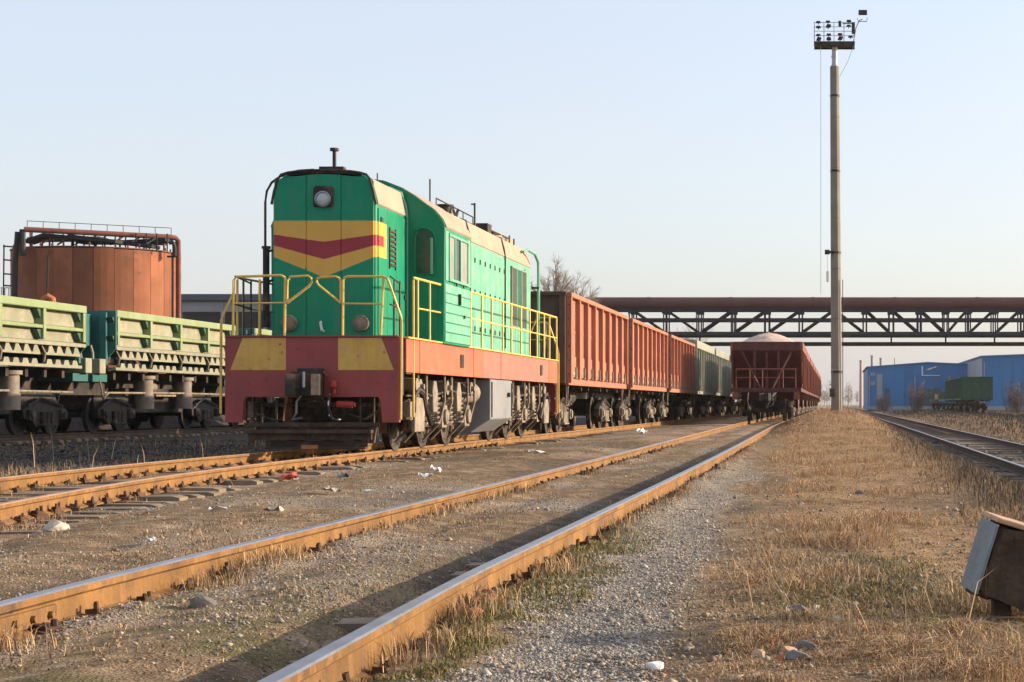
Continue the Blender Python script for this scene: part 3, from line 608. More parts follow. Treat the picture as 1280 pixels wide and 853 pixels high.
# handrails: front (traced in metres off the beam), side, rear
fx = lambda zx: (zx-442)*.003687; fz = lambda zy: 1.82+(312-zy)*.003687
def rails(front):
    yy = (lambda o: .03+o) if front else (lambda o: L-.03-o)
    def P(pp, o=0): return [(fx(a), yy(o), fz(b)) for a, b in pp]
    r = .021
    mb = MB().tube(P([(50, 640), (52, 240), (62, 215), (105, 125), (105, 72), (116, 56), (308, 50), (322, 58), (325, 72), (322, 310)]), r, 6)
    mb.tube(P([(105, 125), (102, 310)]), r, 6).tube(P([(160, 55), (158, 310)], .66), r*.9, 6).tube(P([(105, 170), (323, 167)]), r*.7, 6)
    mb.tube(P([(333, 168), (335, 75), (346, 56), (422, 52), (437, 62), (438, 78), (428, 95), (333, 168)]), r*.9, 6); B(mb, 'handrail', 'rail_yellow', smooth=50)
    mb = MB().tube(P([(570, 310), (572, 72), (578, 60), (592, 55), (745, 55), (760, 62), (768, 80), (818, 225), (821, 245), (818, 665)]), r, 6)
    mb.tube(P([(745, 57), (733, 310)]), r, 6).tube(P([(572, 170), (740, 172)]), r*.7, 6)
    mb.tube(P([(562, 168), (468, 92), (459, 78), (462, 64), (476, 58), (542, 55), (556, 62), (562, 76), (562, 168)]), r*.9, 6); B(mb, 'handrail', 'rail_yellow', smooth=50)
    for s in (-1, 1):       # dark return rails to the hood
        y0, y1 = yy(0), yy(.75)
        mb = MB().tube([(s*1.22, y0, 2.77), (s*1.2, y1, 2.70)], .015, 5).tube([(s*1.22, y0, 2.33), (s*1.2, y1, 2.3)], .015, 5)
        for k in (.35, .72): mb.cyl((s*1.2, yy(k), 1.82), (s*1.2, yy(k), 2.74), .016, n=6)
        B(mb, 'return_rail', 'black')
rails(True); rails(False)
for s in (-1, 1):
    X = s*1.42
    mb = MB().tube([(X, .75, .55), (X, .75, 2.76), (X, .80, 2.80), (X, 3.08, 2.82)], .02, 6).tube([(X, 3.08, 2.84), (X, 3.08, 1.84)], .02, 6)
    for y in (1.05, 1.93): mb.cyl((X, y, 1.83), (X, y, 2.81), .018, n=6)
    mb.tube([(X, 1.05, 2.32), (X, 3.08, 2.34)], .015, 6); B(mb, 'side_handrail', 'rail_yellow', smooth=50)
    ps = [5.34, 6.44, 7.44, 8.64, 9.64, 10.8, 11.94, 12.94, 13.94, 14.74, 15.84]
    mb = MB().tube([(X, ps[0], 2.85), (X, ps[-1], 2.87)], .022, 6).tube([(X, ps[0], 2.36), (X, ps[-1], 2.37)], .016, 6)
    for y in ps: mb.cyl((X, y, 1.83), (X, y, 2.86), .02, n=6)
    mb.tube([(X, 15.84, 2.87), (X-s*.5, 16.0, 2.87), (X-s*.75, 16.0, 2.3)], .02, 6)
    B(mb, 'side_handrail', 'rail_yellow', smooth=50)
    mb = MB().tube([(X+s*.03, 16.0, .55), (X+s*.03, 16.0, 2.0), (X, 15.84, 2.2)], .02, 6); B(mb, 'grab_rail', 'rail_yellow')
    for y in (.35, 15.6):       # steps
        st = MB()
        for z in (.52, .88, 1.24): st.bx(*sorted((s*1.12, s*1.40)), y, y+.36, z, z+.03)
        st.bx(*sorted((s*1.12, s*1.15)), y-.03, y-.001, .5, 1.70).bx(*sorted((s*1.12, s*1.15)), y+.361, y+.39, .5, 1.70); B(st, 'steps', 'under')
# coupler, hoses, plough on the front; a plain set on the rear
def coupler_mb(d=1, y=0.0, z=1.06):
    m = MB()
    P = lambda a, b: sorted((y+d*a, y+d*b))
    m.bx(-.13, .13, *P(.45, -.18), z-.14, z+.14)
    m.prism([(-.24, y-d*.18), (.22, y-d*.18), (.24, y-d*.42), (.12, y-d*.52), (.06, y-d*.42), (-.06, y-d*.36), (-.12, y-d*.48), (-.26, y-d*.56), (-.30, y-d*.40)], 'z', z-.17, z+.17)
    m.bx(-.20, .20, *P(-.02, -.14), z-.24, z+.26)
    return m
cp = B(coupler_mb(1), 'coupler', 'black', bevel=.015)
mb = MB().tube([(-.30, -.06, 1.24), (-.27, -.1, 1.27), (.22, -.1, 1.26), (.25, -.05, 1.2)], .017, 6).bx(-.33, -.24, -.02, -.008, 1.0, 1.28).tube([(-.30, -.07, 1.20), (-.36, -.12, .85), (-.42, -.12, .50)], .02, 6)
B(mb, 'uncoupling_lever', 'rust')
mb = MB().tube([(-.06, -.3, .92), (-.15, -.32, .8), (-.16, -.3, .62), (-.25, -.2, .52), (-.12, -.12, .55)], .016, 6)
B(mb, 'chain', 'steel'); B(MB().tube([(.1, -.34, 1.22), (.11, -.36, 1.05), (.13, -.3, .95)], .014, 6), 'air_cable', 'steel'); B(MB().bx(.02, .05, -.58, -.55, 1.02, 1.26), 'lock_pin', 'steel')
mb = MB().cyl((.36, -.08, 1.02), (.36, -.08, 1.12), .05, n=8).cyl((.36, -.16, 1.06), (.36, .0, 1.06), .035, n=8).bx(.30, .42, -.11, -.06, 1.10, 1.13).cyl((.37, -.08, .92), (.37, -.08, 1.0), .03, n=8); B(mb, 'brake_valve', 'redvalve', bevel=.006)
mb = MB().tube([(.34, -.1, .98), (.31, -.16, .86), (.31, -.2, .68), (.36, -.18, .53), (.44, -.1, .50)], .024, 7); B(mb, 'brake_hose', 'hose')
mb = MB().tube([(.32, -.13, .92), (.31, -.2, .78), (.33, -.2, .58), (.40, -.14, .515), (.47, -.08, .52)], .011, 6); B(mb, 'brake_hose', 'white')
mb = MB().cyl((.38, .06, .76), (.62, .06, .75), .055, n=10).cyl((.62, .06, .75), (.66, .06, .75), .035, n=10); B(mb, 'air_reservoir', 'redvalve')
mb = MB()
for x in (-.85, -.62, .70, .92): mb.cyl((x, .2, .45), (x, .2, .86), .02, n=6)
mb.tube([(-.95, .15, .62), (-.6, .12, .5), (-.3, .12, .56)], .015, 6).tube([(.55, .12, .6), (.8, .1, .52), (1.0, .14, .66)], .015, 6).cyl((-.98, .3, .75), (.98, .3, .75), .035, n=8); B(mb, 'brake_pipes', 'under')
mb = MB().bx(-1.06, 1.06, -.04, .04, .40, .47).bx(-1.02, 1.02, .06, .10, .24, .395); B(mb, 'plough', 'plough', bevel=.01)
mb = MB().bx(-.98, .98, -.22, -.045, .30, .36).bx(-.96, .96, -.10, -.05, .20, .295).prism([(-1.02, .40), (-.90, .40), (-.90, .14), (-.98, .14)], 'y', -.03, .05).prism([(1.02, .40), (.90, .40), (.90, .14), (.98, .14)], 'y', -.03, .05); B(mb, 'plough_step', 'plough', bevel=.008)
mb = MB().bx(-.72, .88, -.16, -.02, .055, .085).bx(-.72, .88, -.02, .0, .06, .19); B(mb, 'plough_blade', 'plough', bevel=.006)
mb = MB().bx(-.12, .14, -.175, -.162, .06, .12); B(mb, 'plough_patch', 'brick')
B(coupler_mb(-1, L), 'coupler', 'black', bevel=.015)
mb = MB().bx(-1.06, 1.06, L-.04, L+.04, .30, .47).bx(-1.0, 1.0, L-.1, L-.05, .12, .29); B(mb, 'plough', 'black', bevel=.01)
for s in (-1, 1):       # large dusty guards before the leading and trailing axles
    for y, d in ((1.5, 1), (14.7, -1)):
        B(MB().prism([(y-d*.36, .30), (y+d*.30, .30), (y+d*.36, .62), (y+d*.20, .86), (y-d*.22, .88), (y-d*.38, .70)], 'x', *sorted((s*1.29, s*1.36))), 'axle_guard', 'under_pale', bevel=.02)
        B(MB().tube([(s*1.34, y-d*.42, .62), (s*1.34, y-d*.40, .88), (s*1.34, y-d*.1, 1.0), (s*1.34, y+d*.25, .95), (s*1.34, y+d*.5, .70), (s*1.34, y+d*.9, .42)], .05, 6), 'brake_arm', 'black')
        B(MB().bx(*sorted((s*1.2, s*1.34)), y-.62, y-.45, .5, .8).cyl((s*1.1, y-.2, 1.08), (s*1.36, y-.2, 1.08), .11, n=12), 'speed_box', 'under_pale', bevel=.01)
# fuel tank
mb = MB().prism([(-1.40, 1.255), (-1.40, .46), (-1.0, .20), (1.0, .20), (1.40, .46), (1.40, 1.255)], 'y', 7.45, 9.85); B(mb, 'fuel_tank', 'tank_grey', bevel=.03)
mb = MB().bx(1.405, 1.42, 7.5, 7.56, .5, 1.2).bx(1.405, 1.42, 9.72, 9.78, .5, 1.2).cyl((1.39, 9.3, .95), (1.46, 9.3, .95), .05, n=10); B(mb, 'tank_straps', 'under')
for s in (-1, 1):
    mb = MB().cyl((s*1.05, 5.9, .98), (s*1.05, 7.2, .98), .2, n=14); B(mb, 'air_reservoir', 'under_pale', smooth=40)
mb = MB().bx(-.9, .9, 5.8, 7.3, .5, 1.25); B(mb, 'battery_box', 'black')
# bogies
for yb in (3.95, 12.25):
    mb = MB()
    for s in (-1, 1):
        x0, x1 = sorted((s*.98, s*1.10))
        mb.prism([(yb-2.55, .72), (yb-2.5, .50), (yb-1.7, .46), (yb-1.5, .36), (yb-.5, .36), (yb-.3, .46), (yb+.3, .46), (yb+.5, .36), (yb+1.5, .36), (yb+1.7, .46), (yb+2.5, .50), (yb+2.55, .72), (yb+2.2, .86), (yb+.9, .80), (yb-.9, .80), (yb-2.2, .86)], 'x', x0, x1)
    mb.bx(-.97, .97, yb-.3, yb+.3, .55, .95).bx(-.97, .97, yb-2.5, yb-2.3, .5, .75).bx(-.97, .97, yb+2.3, yb+2.5, .5, .75)
    bg_ = B(mb, 'bogie', 'under', bevel=.012)
    for k in (-2, 0, 2):
        for s in (-1, 1):
            add_wheel(bg_, s*.78, yb+k*1.0, .525, .525)
            ab = MB().prism([(yb+k-.2, .34), (yb+k+.2, .34), (yb+k+.24, .52), (yb+k+.2, .74), (yb+k-.2, .74), (yb+k-.24, .52)], 'x', *sorted((s*1.10, s*1.24))).lathe([(.14, 0), (.14, s*.05), (.05, s*.07)], (s*1.24, yb+k, .53), 'x', 12)
            B(ab, 'axle_box', 'under_pale', parent=bg_, bevel=.012)
        B(MB().cyl((-.7, yb+k, .525), (.7, yb+k, .525), .09, n=10), 'axle', 'under', parent=bg_)
    for s in (-1, 1):
        for k in (-1.45, -.55, .55, 1.45):
            m2 = spring_mb(MB(), s*1.17, yb+k, .45, .85); m2.cyl((s*1.17, yb+k, .42), (s*1.17, yb+k, .45), .11, n=10).cyl((s*1.17, yb+k, .85), (s*1.17, yb+k, .88), .11, n=10); B(m2, 'spring', 'under_pale', parent=bg_)
        for k in (-1.0, 1.0):
            m2 = MB().prism([(yb+k-.17, .62), (yb+k+.15, .62), (yb+k+.20, .95), (yb+k+.06, 1.16), (yb+k-.12, 1.16), (yb+k-.22, .95)], 'x', *sorted((s*1.12, s*1.30))); B(m2, 'sand_box', 'under_pale', parent=bg_, bevel=.02)
        for k in (-2.38, -1.75, -.32, .28, 1.7, 2.35):
            m2 = MB().tube([(s*1.30, yb+k, 1.262), (s*1.30, yb+k+.02, .80), (s*1.2, yb+k+.04, .42), (s*.9, yb+k+.1, .12)], .024, 6); B(m2, 'sand_pipe', 'under_pale', parent=bg_)
        for k in (-2.15, -.02, 2.1):
            m2 = MB().cyl((s*1.1, yb+k, 1.05), (s*1.30, yb+k, 1.05), .13, n=14).cyl((s*1.30, yb+k, 1.05), (s*1.36, yb+k, 1.05), .05, n=8); B(m2, 'brake_cylinder', 'under_pale', parent=bg_, smooth=40)
        for k in (-2.62, -1.38, -.62, .62, 1.38, 2.62):
            m2 = MB().prism([(yb+k-.05, .28), (yb+k+.05, .28), (yb+k+.07, .6), (yb+k+.03, .85), (yb+k-.04, .85), (yb+k-.07, .6)], 'x', *sorted((s*.72, s*.84))); B(m2, 'brake_shoe', 'rust', parent=bg_)
        m2 = MB().tube([(s*1.27, yb-2.3, .98), (s*1.27, yb-1.2, .90), (s*1.27, yb+.2, 1.0), (s*1.27, yb+2.4, .94)], .022, 6).bx(*sorted((s*1.14, s*1.27)), yb-2.0, yb-1.7, .30, .40); B(m2, 'brake_rigging', 'under', parent=bg_)
# ------------------------------------------------------------------ freight bogie and wagons
def freight_bogie(parent, y, m='under', pale='under_pale'):
    mb = MB()
    for s in (-1, 1):
        x0, x1 = sorted((s*.94, s*1.10))
        mb.prism([(y-1.25, .62), (y-1.2, .40), (y-.78, .36), (y-.55, .20), (y+.55, .20), (y+.78, .36), (y+1.2, .40), (y+1.25, .62), (y+.6, .80), (y-.6, .80)], 'x', x0, x1)
        mb.prism([(y-.6, .80), (y+.6, .80), (y+.35, .90), (y-.35, .90)], 'x', x0, x1)
    mb.bx(-.93, .93, y-.22, y+.22, .52, .92)
    b = mb.build('bogie', m, parent, bevel=.012)
    for k in (-.925, .925):
        for s in (-1, 1):
            add_wheel(b, s*.78, y+k, .475, .475, m)
            MB().bx(*sorted((s*1.10, s*1.19)), y+k-.15, y+k+.15, .36, .62).lathe([(.11, 0), (.11, s*.04), (.04, s*.05)], (s*1.19, y+k, .49), 'x', 12).build('axle_box', pale, b, bevel=.01)
        MB().cyl((-.7, y+k, .475), (.7, y+k, .475), .08, n=8).build('axle', m, b)
    for s in (-1, 1):
        m2 = MB()
        for k in (-.24, 0, .24): m2.cyl((s*1.14, y+k, .27), (s*1.14, y+k, .56), .075, n=9)
        m2.bx(*sorted((s*1.10, s*1.22)), y-.4, y+.4, .23, .265); m2.build('spring_nest', pale, b)
        MB().tube([(s*1.15, y-1.1, .72), (s*1.17, y-.4, .92), (s*1.15, y+.9, .70)], .025, 6).build('brake_rigging', m, b)
    return b
def wagon_coupler(parent, y, d, m='black'):
    coupler_mb(d, y).build('coupler', m, parent, bevel=.012)
    MB().tube([(.45, y, 1.12), (.42, y-d*.3, 1.05), (.30, y-d*.42, .72), (.12, y-d*.5, .62)], .03, 6).build('brake_hose', 'hose', parent)
def gondola(label, loc, group, body='wagon_red', end='wagon_dark', detail=True, z_top=3.58):
    t = thing('open_wagon', label, 'freight wagon', loc, group=group)
    Lw = 12.7
    for s in (-1, 1):
        x0, x1 = sorted((s*1.46, s*1.50))
        MB().bx(x0, x1, .02, Lw-.02, 1.40, 3.46).build('side_wall', body, t)
        MB().bx(*sorted((s*1.43, s*1.635)), .0, Lw, 3.461, z_top).build('top_rail', body, t, bevel=.015)
        MB().bx(*sorted((s*1.40, s*1.56)), .0, Lw, 1.24, 1.399).build('side_sill', body, t, bevel=.01)
        ys_ = np.linspace(.12, Lw-.12, 9)
        for i, y in enumerate(ys_):
            wd = .10 if 0 < i < 8 else .12
            MB().prism([(s*1.501, y-wd), (s*1.62, y-wd*.8), (s*1.62, y+wd*.8), (s*1.501, y+wd)], 'z', 1.40 if i else 1.30, 3.46).build('side_rib', body, t)
        for i in range(8):
            ya, yb = ys_[i]+.16, ys_[i+1]-.16; yc = (ya+yb)/2
            hb = MB().bx(*sorted((s*1.501, s*1.53)), ya, yb, 1.44, 1.98).build('hatch', body, t, bevel=.012)
            if detail:
                m2 = MB()
                for y in (ya+.15, yb-.15):
                    m2.bx(*sorted((s*1.531, s*1.575)), y-.04, y+.04, 1.40, 1.72).cyl((s*1.55, y-.09, 1.44), (s*1.55, y+.09, 1.44), .03, n=6)
                m2.bx(*sorted((s*1.531, s*1.56)), yc-.22, yc+.22, 1.5, 1.58); m2.build('hatch_latch', 'dump_cream' if i in (0,) else 'under_pale', hb)
                MB().bx(*sorted((s*1.501, s*1.512)), ya, yb, 2.58, 2.63).build('panel_crease', body, t)
    for y0, y1, d in ((0, .05, -1), (Lw-.05, Lw, 1)):
        e = MB().bx(-1.455, 1.455, y0, y1, 1.25, 3.52).build('end_wall', end, t)
        m2 = MB(); ya, yb = (y0-.09, y0-.001) if d < 0 else (y1+.001, y1+.09)
        for x in (-1.40, -.48, .48, 1.40): m2.bx(x-.08, x+.08, ya, yb, 1.28, 3.5)
        m2.build('end_rib', end, t, bevel=.01)
        MB().bx(-1.5, 1.5, ya-.012, yb+.012 if d < 0 else yb, 3.502, z_top+.012).build('end_rail', end, t)
        m2 = MB()
        for z in np.arange(1.5, 3.4, .35): m2.bx(*((-1.585, -1.545) if d > 0 else (1.545, 1.585)), *sorted((y0+.35 if d < 0 else y1-.35, y0+.0 if d < 0 else y1-.0)), z, z+.03)
        m2.build('ladder', 'under', t)
        wagon_coupler(t, y0 if d < 0 else y1, -d)
    MB().bx(-1.44, 1.44, .06, Lw-.06, 1.36, 1.41).build('floor', end, t)
    MB().bx(-.28, .28, -.05, Lw+.05, .92, 1.34).build('centre_sill', 'black', t)
    m2 = MB()
    for y in (1.0, 3.6, 5.0, 7.6, 9.1, 11.7): m2.bx(-1.38, 1.38, y-.07, y+.07, 1.12, 1.34)
    m2.cyl((.55, 5.9, .95), (.55, 7.1, .95), .19, n=12).cyl((-.7, 5.2, .9), (-.7, 6.2, .9), .16, n=12).tube([(.75, 4.2, .8), (.75, 6.0, .75), (.3, 8.6, .8)], .03, 6); m2.build('underframe', 'under', t)
    m2 = MB()
    for y in (.3, 12.3): m2.tube([(1.45, y, 1.24), (1.45, y, .72), (1.45, y+.3, .72), (1.45, y+.3, 1.24)], .022, 5)
    m2.build('step', 'under_pale', t)
    freight_bogie(t, 2.02); freight_bogie(t, 10.68)
    return t
GX0 = -8.27
g1 = gondola('rust red open wagon coupled directly behind the green locomotive', (GX0, 45.95, RT), 'rust red open wagons behind the locomotive')
def clone(src, label, loc, group=None):
    c = copy_tree(src); c.location = loc; c['label'] = label
    if group: c['group'] = group
    return c
clone(g1, 'second rust red open wagon from the locomotive, between two others like it', (GX0, 59.87, RT))
clone(g1, 'third rust red open wagon from the locomotive, next to the grey wagons', (GX0, 73.79, RT))
gg = gondola('first weathered grey green open wagon coupled behind the rust red ones', (GX0, 87.71, RT), 'grey green open wagons in the train', 'wagon_grey', 'wagon_grey', detail=True, z_top=3.84)
clone(gg, 'second grey green open wagon in the train behind the rust red ones', (GX0, 101.63, RT))
clone(gg, 'third grey green open wagon, half hidden by the crimson hopper wagon', (GX0, 115.55, RT))
clone(gg, 'fourth grey green open wagon, behind the crimson hopper wagon', (GX0, 129.47, RT))
# dark green wagons in the right distance
dk = mat('wagon_dark_green', (.030, .10, .058), .65, var=.15, dirt=(.10, .11, .07), dirt_amt=.35, streak=(.05, .07, .045), bump=.15); M['wagon_dkgreen'] = dk
FX = 14.3
gd = gondola('dark green open wagon standing alone in front of the blue shed at the right', (FX, 184, -.10+RT), 'dark green wagons by the blue sheds', 'wagon_dkgreen', 'wagon_dkgreen', detail=False)
clone(gd, 'dark green open wagon coupled behind the one in front of the blue shed', (FX, 197.9, -.10+RT))
MB().bx(-1.28, 1.28, .06, 12.6, 1.42, 3.3).build('coal_load', 'wagon_dkgreen', gd)
def flat_wagon(label, loc):
    t = thing('flat_wagon', label, 'freight wagon', loc, group='low wagons by the blue sheds')
    MB().bx(-1.45, 1.45, 0, 13, 1.15, 1.42).build('deck', 'wagon_dkgreen', t)
    m2 = MB()
    for y in np.arange(.3, 12.9, 1.5):
        for s in (-1, 1): m2.bx(s*1.45-.06, s*1.45+.06, y, y+.12, 1.43, 2.3)
    m2.build('stakes', 'wagon_dkgreen', t); MB().bx(-1.2, 1.2, .6, 12.4, 1.425, 2.05).build('timber_load', 'topwood', t)
    freight_bogie(t, 2.2); freight_bogie(t, 10.8); return t
fw = flat_wagon('low flat wagon with a tan load far behind the dark green wagons', (FX, 214, -.10+RT))
clone(fw, 'farthest flat wagon with a tan load at the end of the siding', (FX-.4, 229, -.10+RT))

# ------------------------------------------------------------------ hopper wagons on the middle track
def hopper(label, loc):
    t = thing('hopper_wagon', label, 'hopper wagon', loc, group='crimson hopper wagons on the middle track')
    Lh = 11.0; m = 'hopper'
    for s in (-1, 1):
        x0, x1 = sorted((s*1.50, s*1.54))
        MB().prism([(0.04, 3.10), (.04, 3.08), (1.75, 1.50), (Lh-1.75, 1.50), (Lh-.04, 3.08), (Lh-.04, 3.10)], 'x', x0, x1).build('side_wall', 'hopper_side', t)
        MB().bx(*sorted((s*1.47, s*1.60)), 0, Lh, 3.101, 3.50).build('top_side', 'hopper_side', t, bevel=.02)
        for y in np.linspace(.5, Lh-.5, 11):
            z0 = max(1.50, 3.05-(min(y, Lh-y))*.93) if min(y, Lh-y) < 1.75 else 1.5
            MB().bx(*sorted((s*1.541, s*1.62)), y-.06, y+.06, z0, 3.10).build('side_rib', 'hopper_side', t)
        MB().bx(*sorted((s*1.38, s*1.54)), -.9, Lh+.9, 1.30, 1.46).build('side_sill', m, t)
    for d, y0 in ((1, 0), (-1, Lh)):
        P = lambda a: y0+d*a
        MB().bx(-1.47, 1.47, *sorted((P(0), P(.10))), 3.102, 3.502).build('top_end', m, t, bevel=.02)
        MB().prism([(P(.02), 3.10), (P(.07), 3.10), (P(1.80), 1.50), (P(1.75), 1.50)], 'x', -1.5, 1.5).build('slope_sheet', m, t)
        m2 = MB()
        for x in (-.52, 0, .52): m2.bx(x-.055, x+.055, *sorted((P(.0), P(-.09))) if x else sorted((P(.1), P(.18))), 1.46, 3.11)
        m2.tube([(-1.1, P(-.02), 3.08), (-.28, P(-.3), 1.46)], .05, 4).tube([(1.1, P(-.02), 3.08), (.28, P(-.3), 1.46)], .05, 4)
        m2.bx(-1.35, 1.35, *sorted((P(.02), P(-.05))), 2.25, 2.33); m2.build('end_frame', m, t)
        m2 = MB().tube([(-1.3, P(-.85), 1.46), (-1.3, P(-.85), 2.28), (1.3, P(-.85), 2.28), (1.3, P(-.85), 1.46)], .028, 6).tube([(-1.3, P(-.85), 1.9), (1.3, P(-.85), 1.9)], .02, 6)
        for x in (-.7, -.15, .75): m2.cyl((x, P(-.85), 1.46), (x, P(-.85), 2.28), .022, n=6)
        m2.build('end_railing', 'hopper_side', t)
        MB().bx(-1.37, 1.37, *sorted((P(-.95), P(.3))), 1.28, 1.455).build('end_platform', m, t, bevel=.01)
        m2 = MB().tube([(-.75, P(-.97), 1.25), (-.78, P(-1.05), .9), (-.72, P(-1.0), .55)], .03, 6).tube([(.45, P(-.97), 1.25), (.30, P(-1.2), 1.1), (.12, P(-1.2), .75), (.05, P(-1.1), .6)], .028, 6)
        m2.build('brake_hose', 'steel', t)
        wagon_coupler(t, P(-.95), d)
        MB().bx(1.22, 1.46, *sorted((P(-.97), P(-.8))), .95, 1.27).build('step', 'hopper_side', t)
        MB().bx(-1.46, -1.22, *sorted((P(-.97), P(-.8))), .95, 1.27).build('step', 'hopper_side', t)
    # ore heap as a lumpy ridge
    nx, ny = 26, 70; mb = MB(); vs = []
    for j in range(ny+1):
        for i in range(nx+1):
            x = -1.46+2.92*i/nx; y = .11+(Lh-.22)*j/ny
            e = max(0, 1-(abs(x)/1.46)**1.5)*max(0, 1-abs((y-Lh/2)/(Lh/2))**4)
            vs.append((x, y, 3.36+.66*e**.85+.17*min(1, e*4)*(fbm(np.array([x*2.2]), np.array([y*2.2]), 4, 3)[0]-.5)))
    mb.add(vs, [(j*(nx+1)+i, j*(nx+1)+i+1, (j+1)*(nx+1)+i+1, (j+1)*(nx+1)+i) for j in range(ny) for i in range(nx)])
    stuff(mb.build('ore_load', 'ore', t, smooth=60))
    MB().bx(-.28, .28, -.9, Lh+.9, .92, 1.28).build('centre_sill', 'black', t)
    MB().prism([(3.2, 1.5), (4.6, .55), (6.4, .55), (7.8, 1.5)], 'x', -1.3, 1.3).build('discharge_chute', m, t)
    freight_bogie(t, 1.25); freight_bogie(t, Lh-1.25)
    return t
HXC = -3.02
h1 = hopper('crimson hopper wagon heaped with pale ore, facing the camera at the head of its row', (HXC, 80.3, RT))
names = ['second', 'third', 'fourth', 'fifth', 'sixth', 'seventh']
for k in range(7):
    clone(h1, f'{names[k]} hopper wagon in the row behind the heaped crimson one' if k < 6 else 'farthest hopper wagon in the row behind the heaped crimson one', (float(x_mid(np.float64(90+13.9*(k+1)))), 80.3+13.9*(k+1), RT))

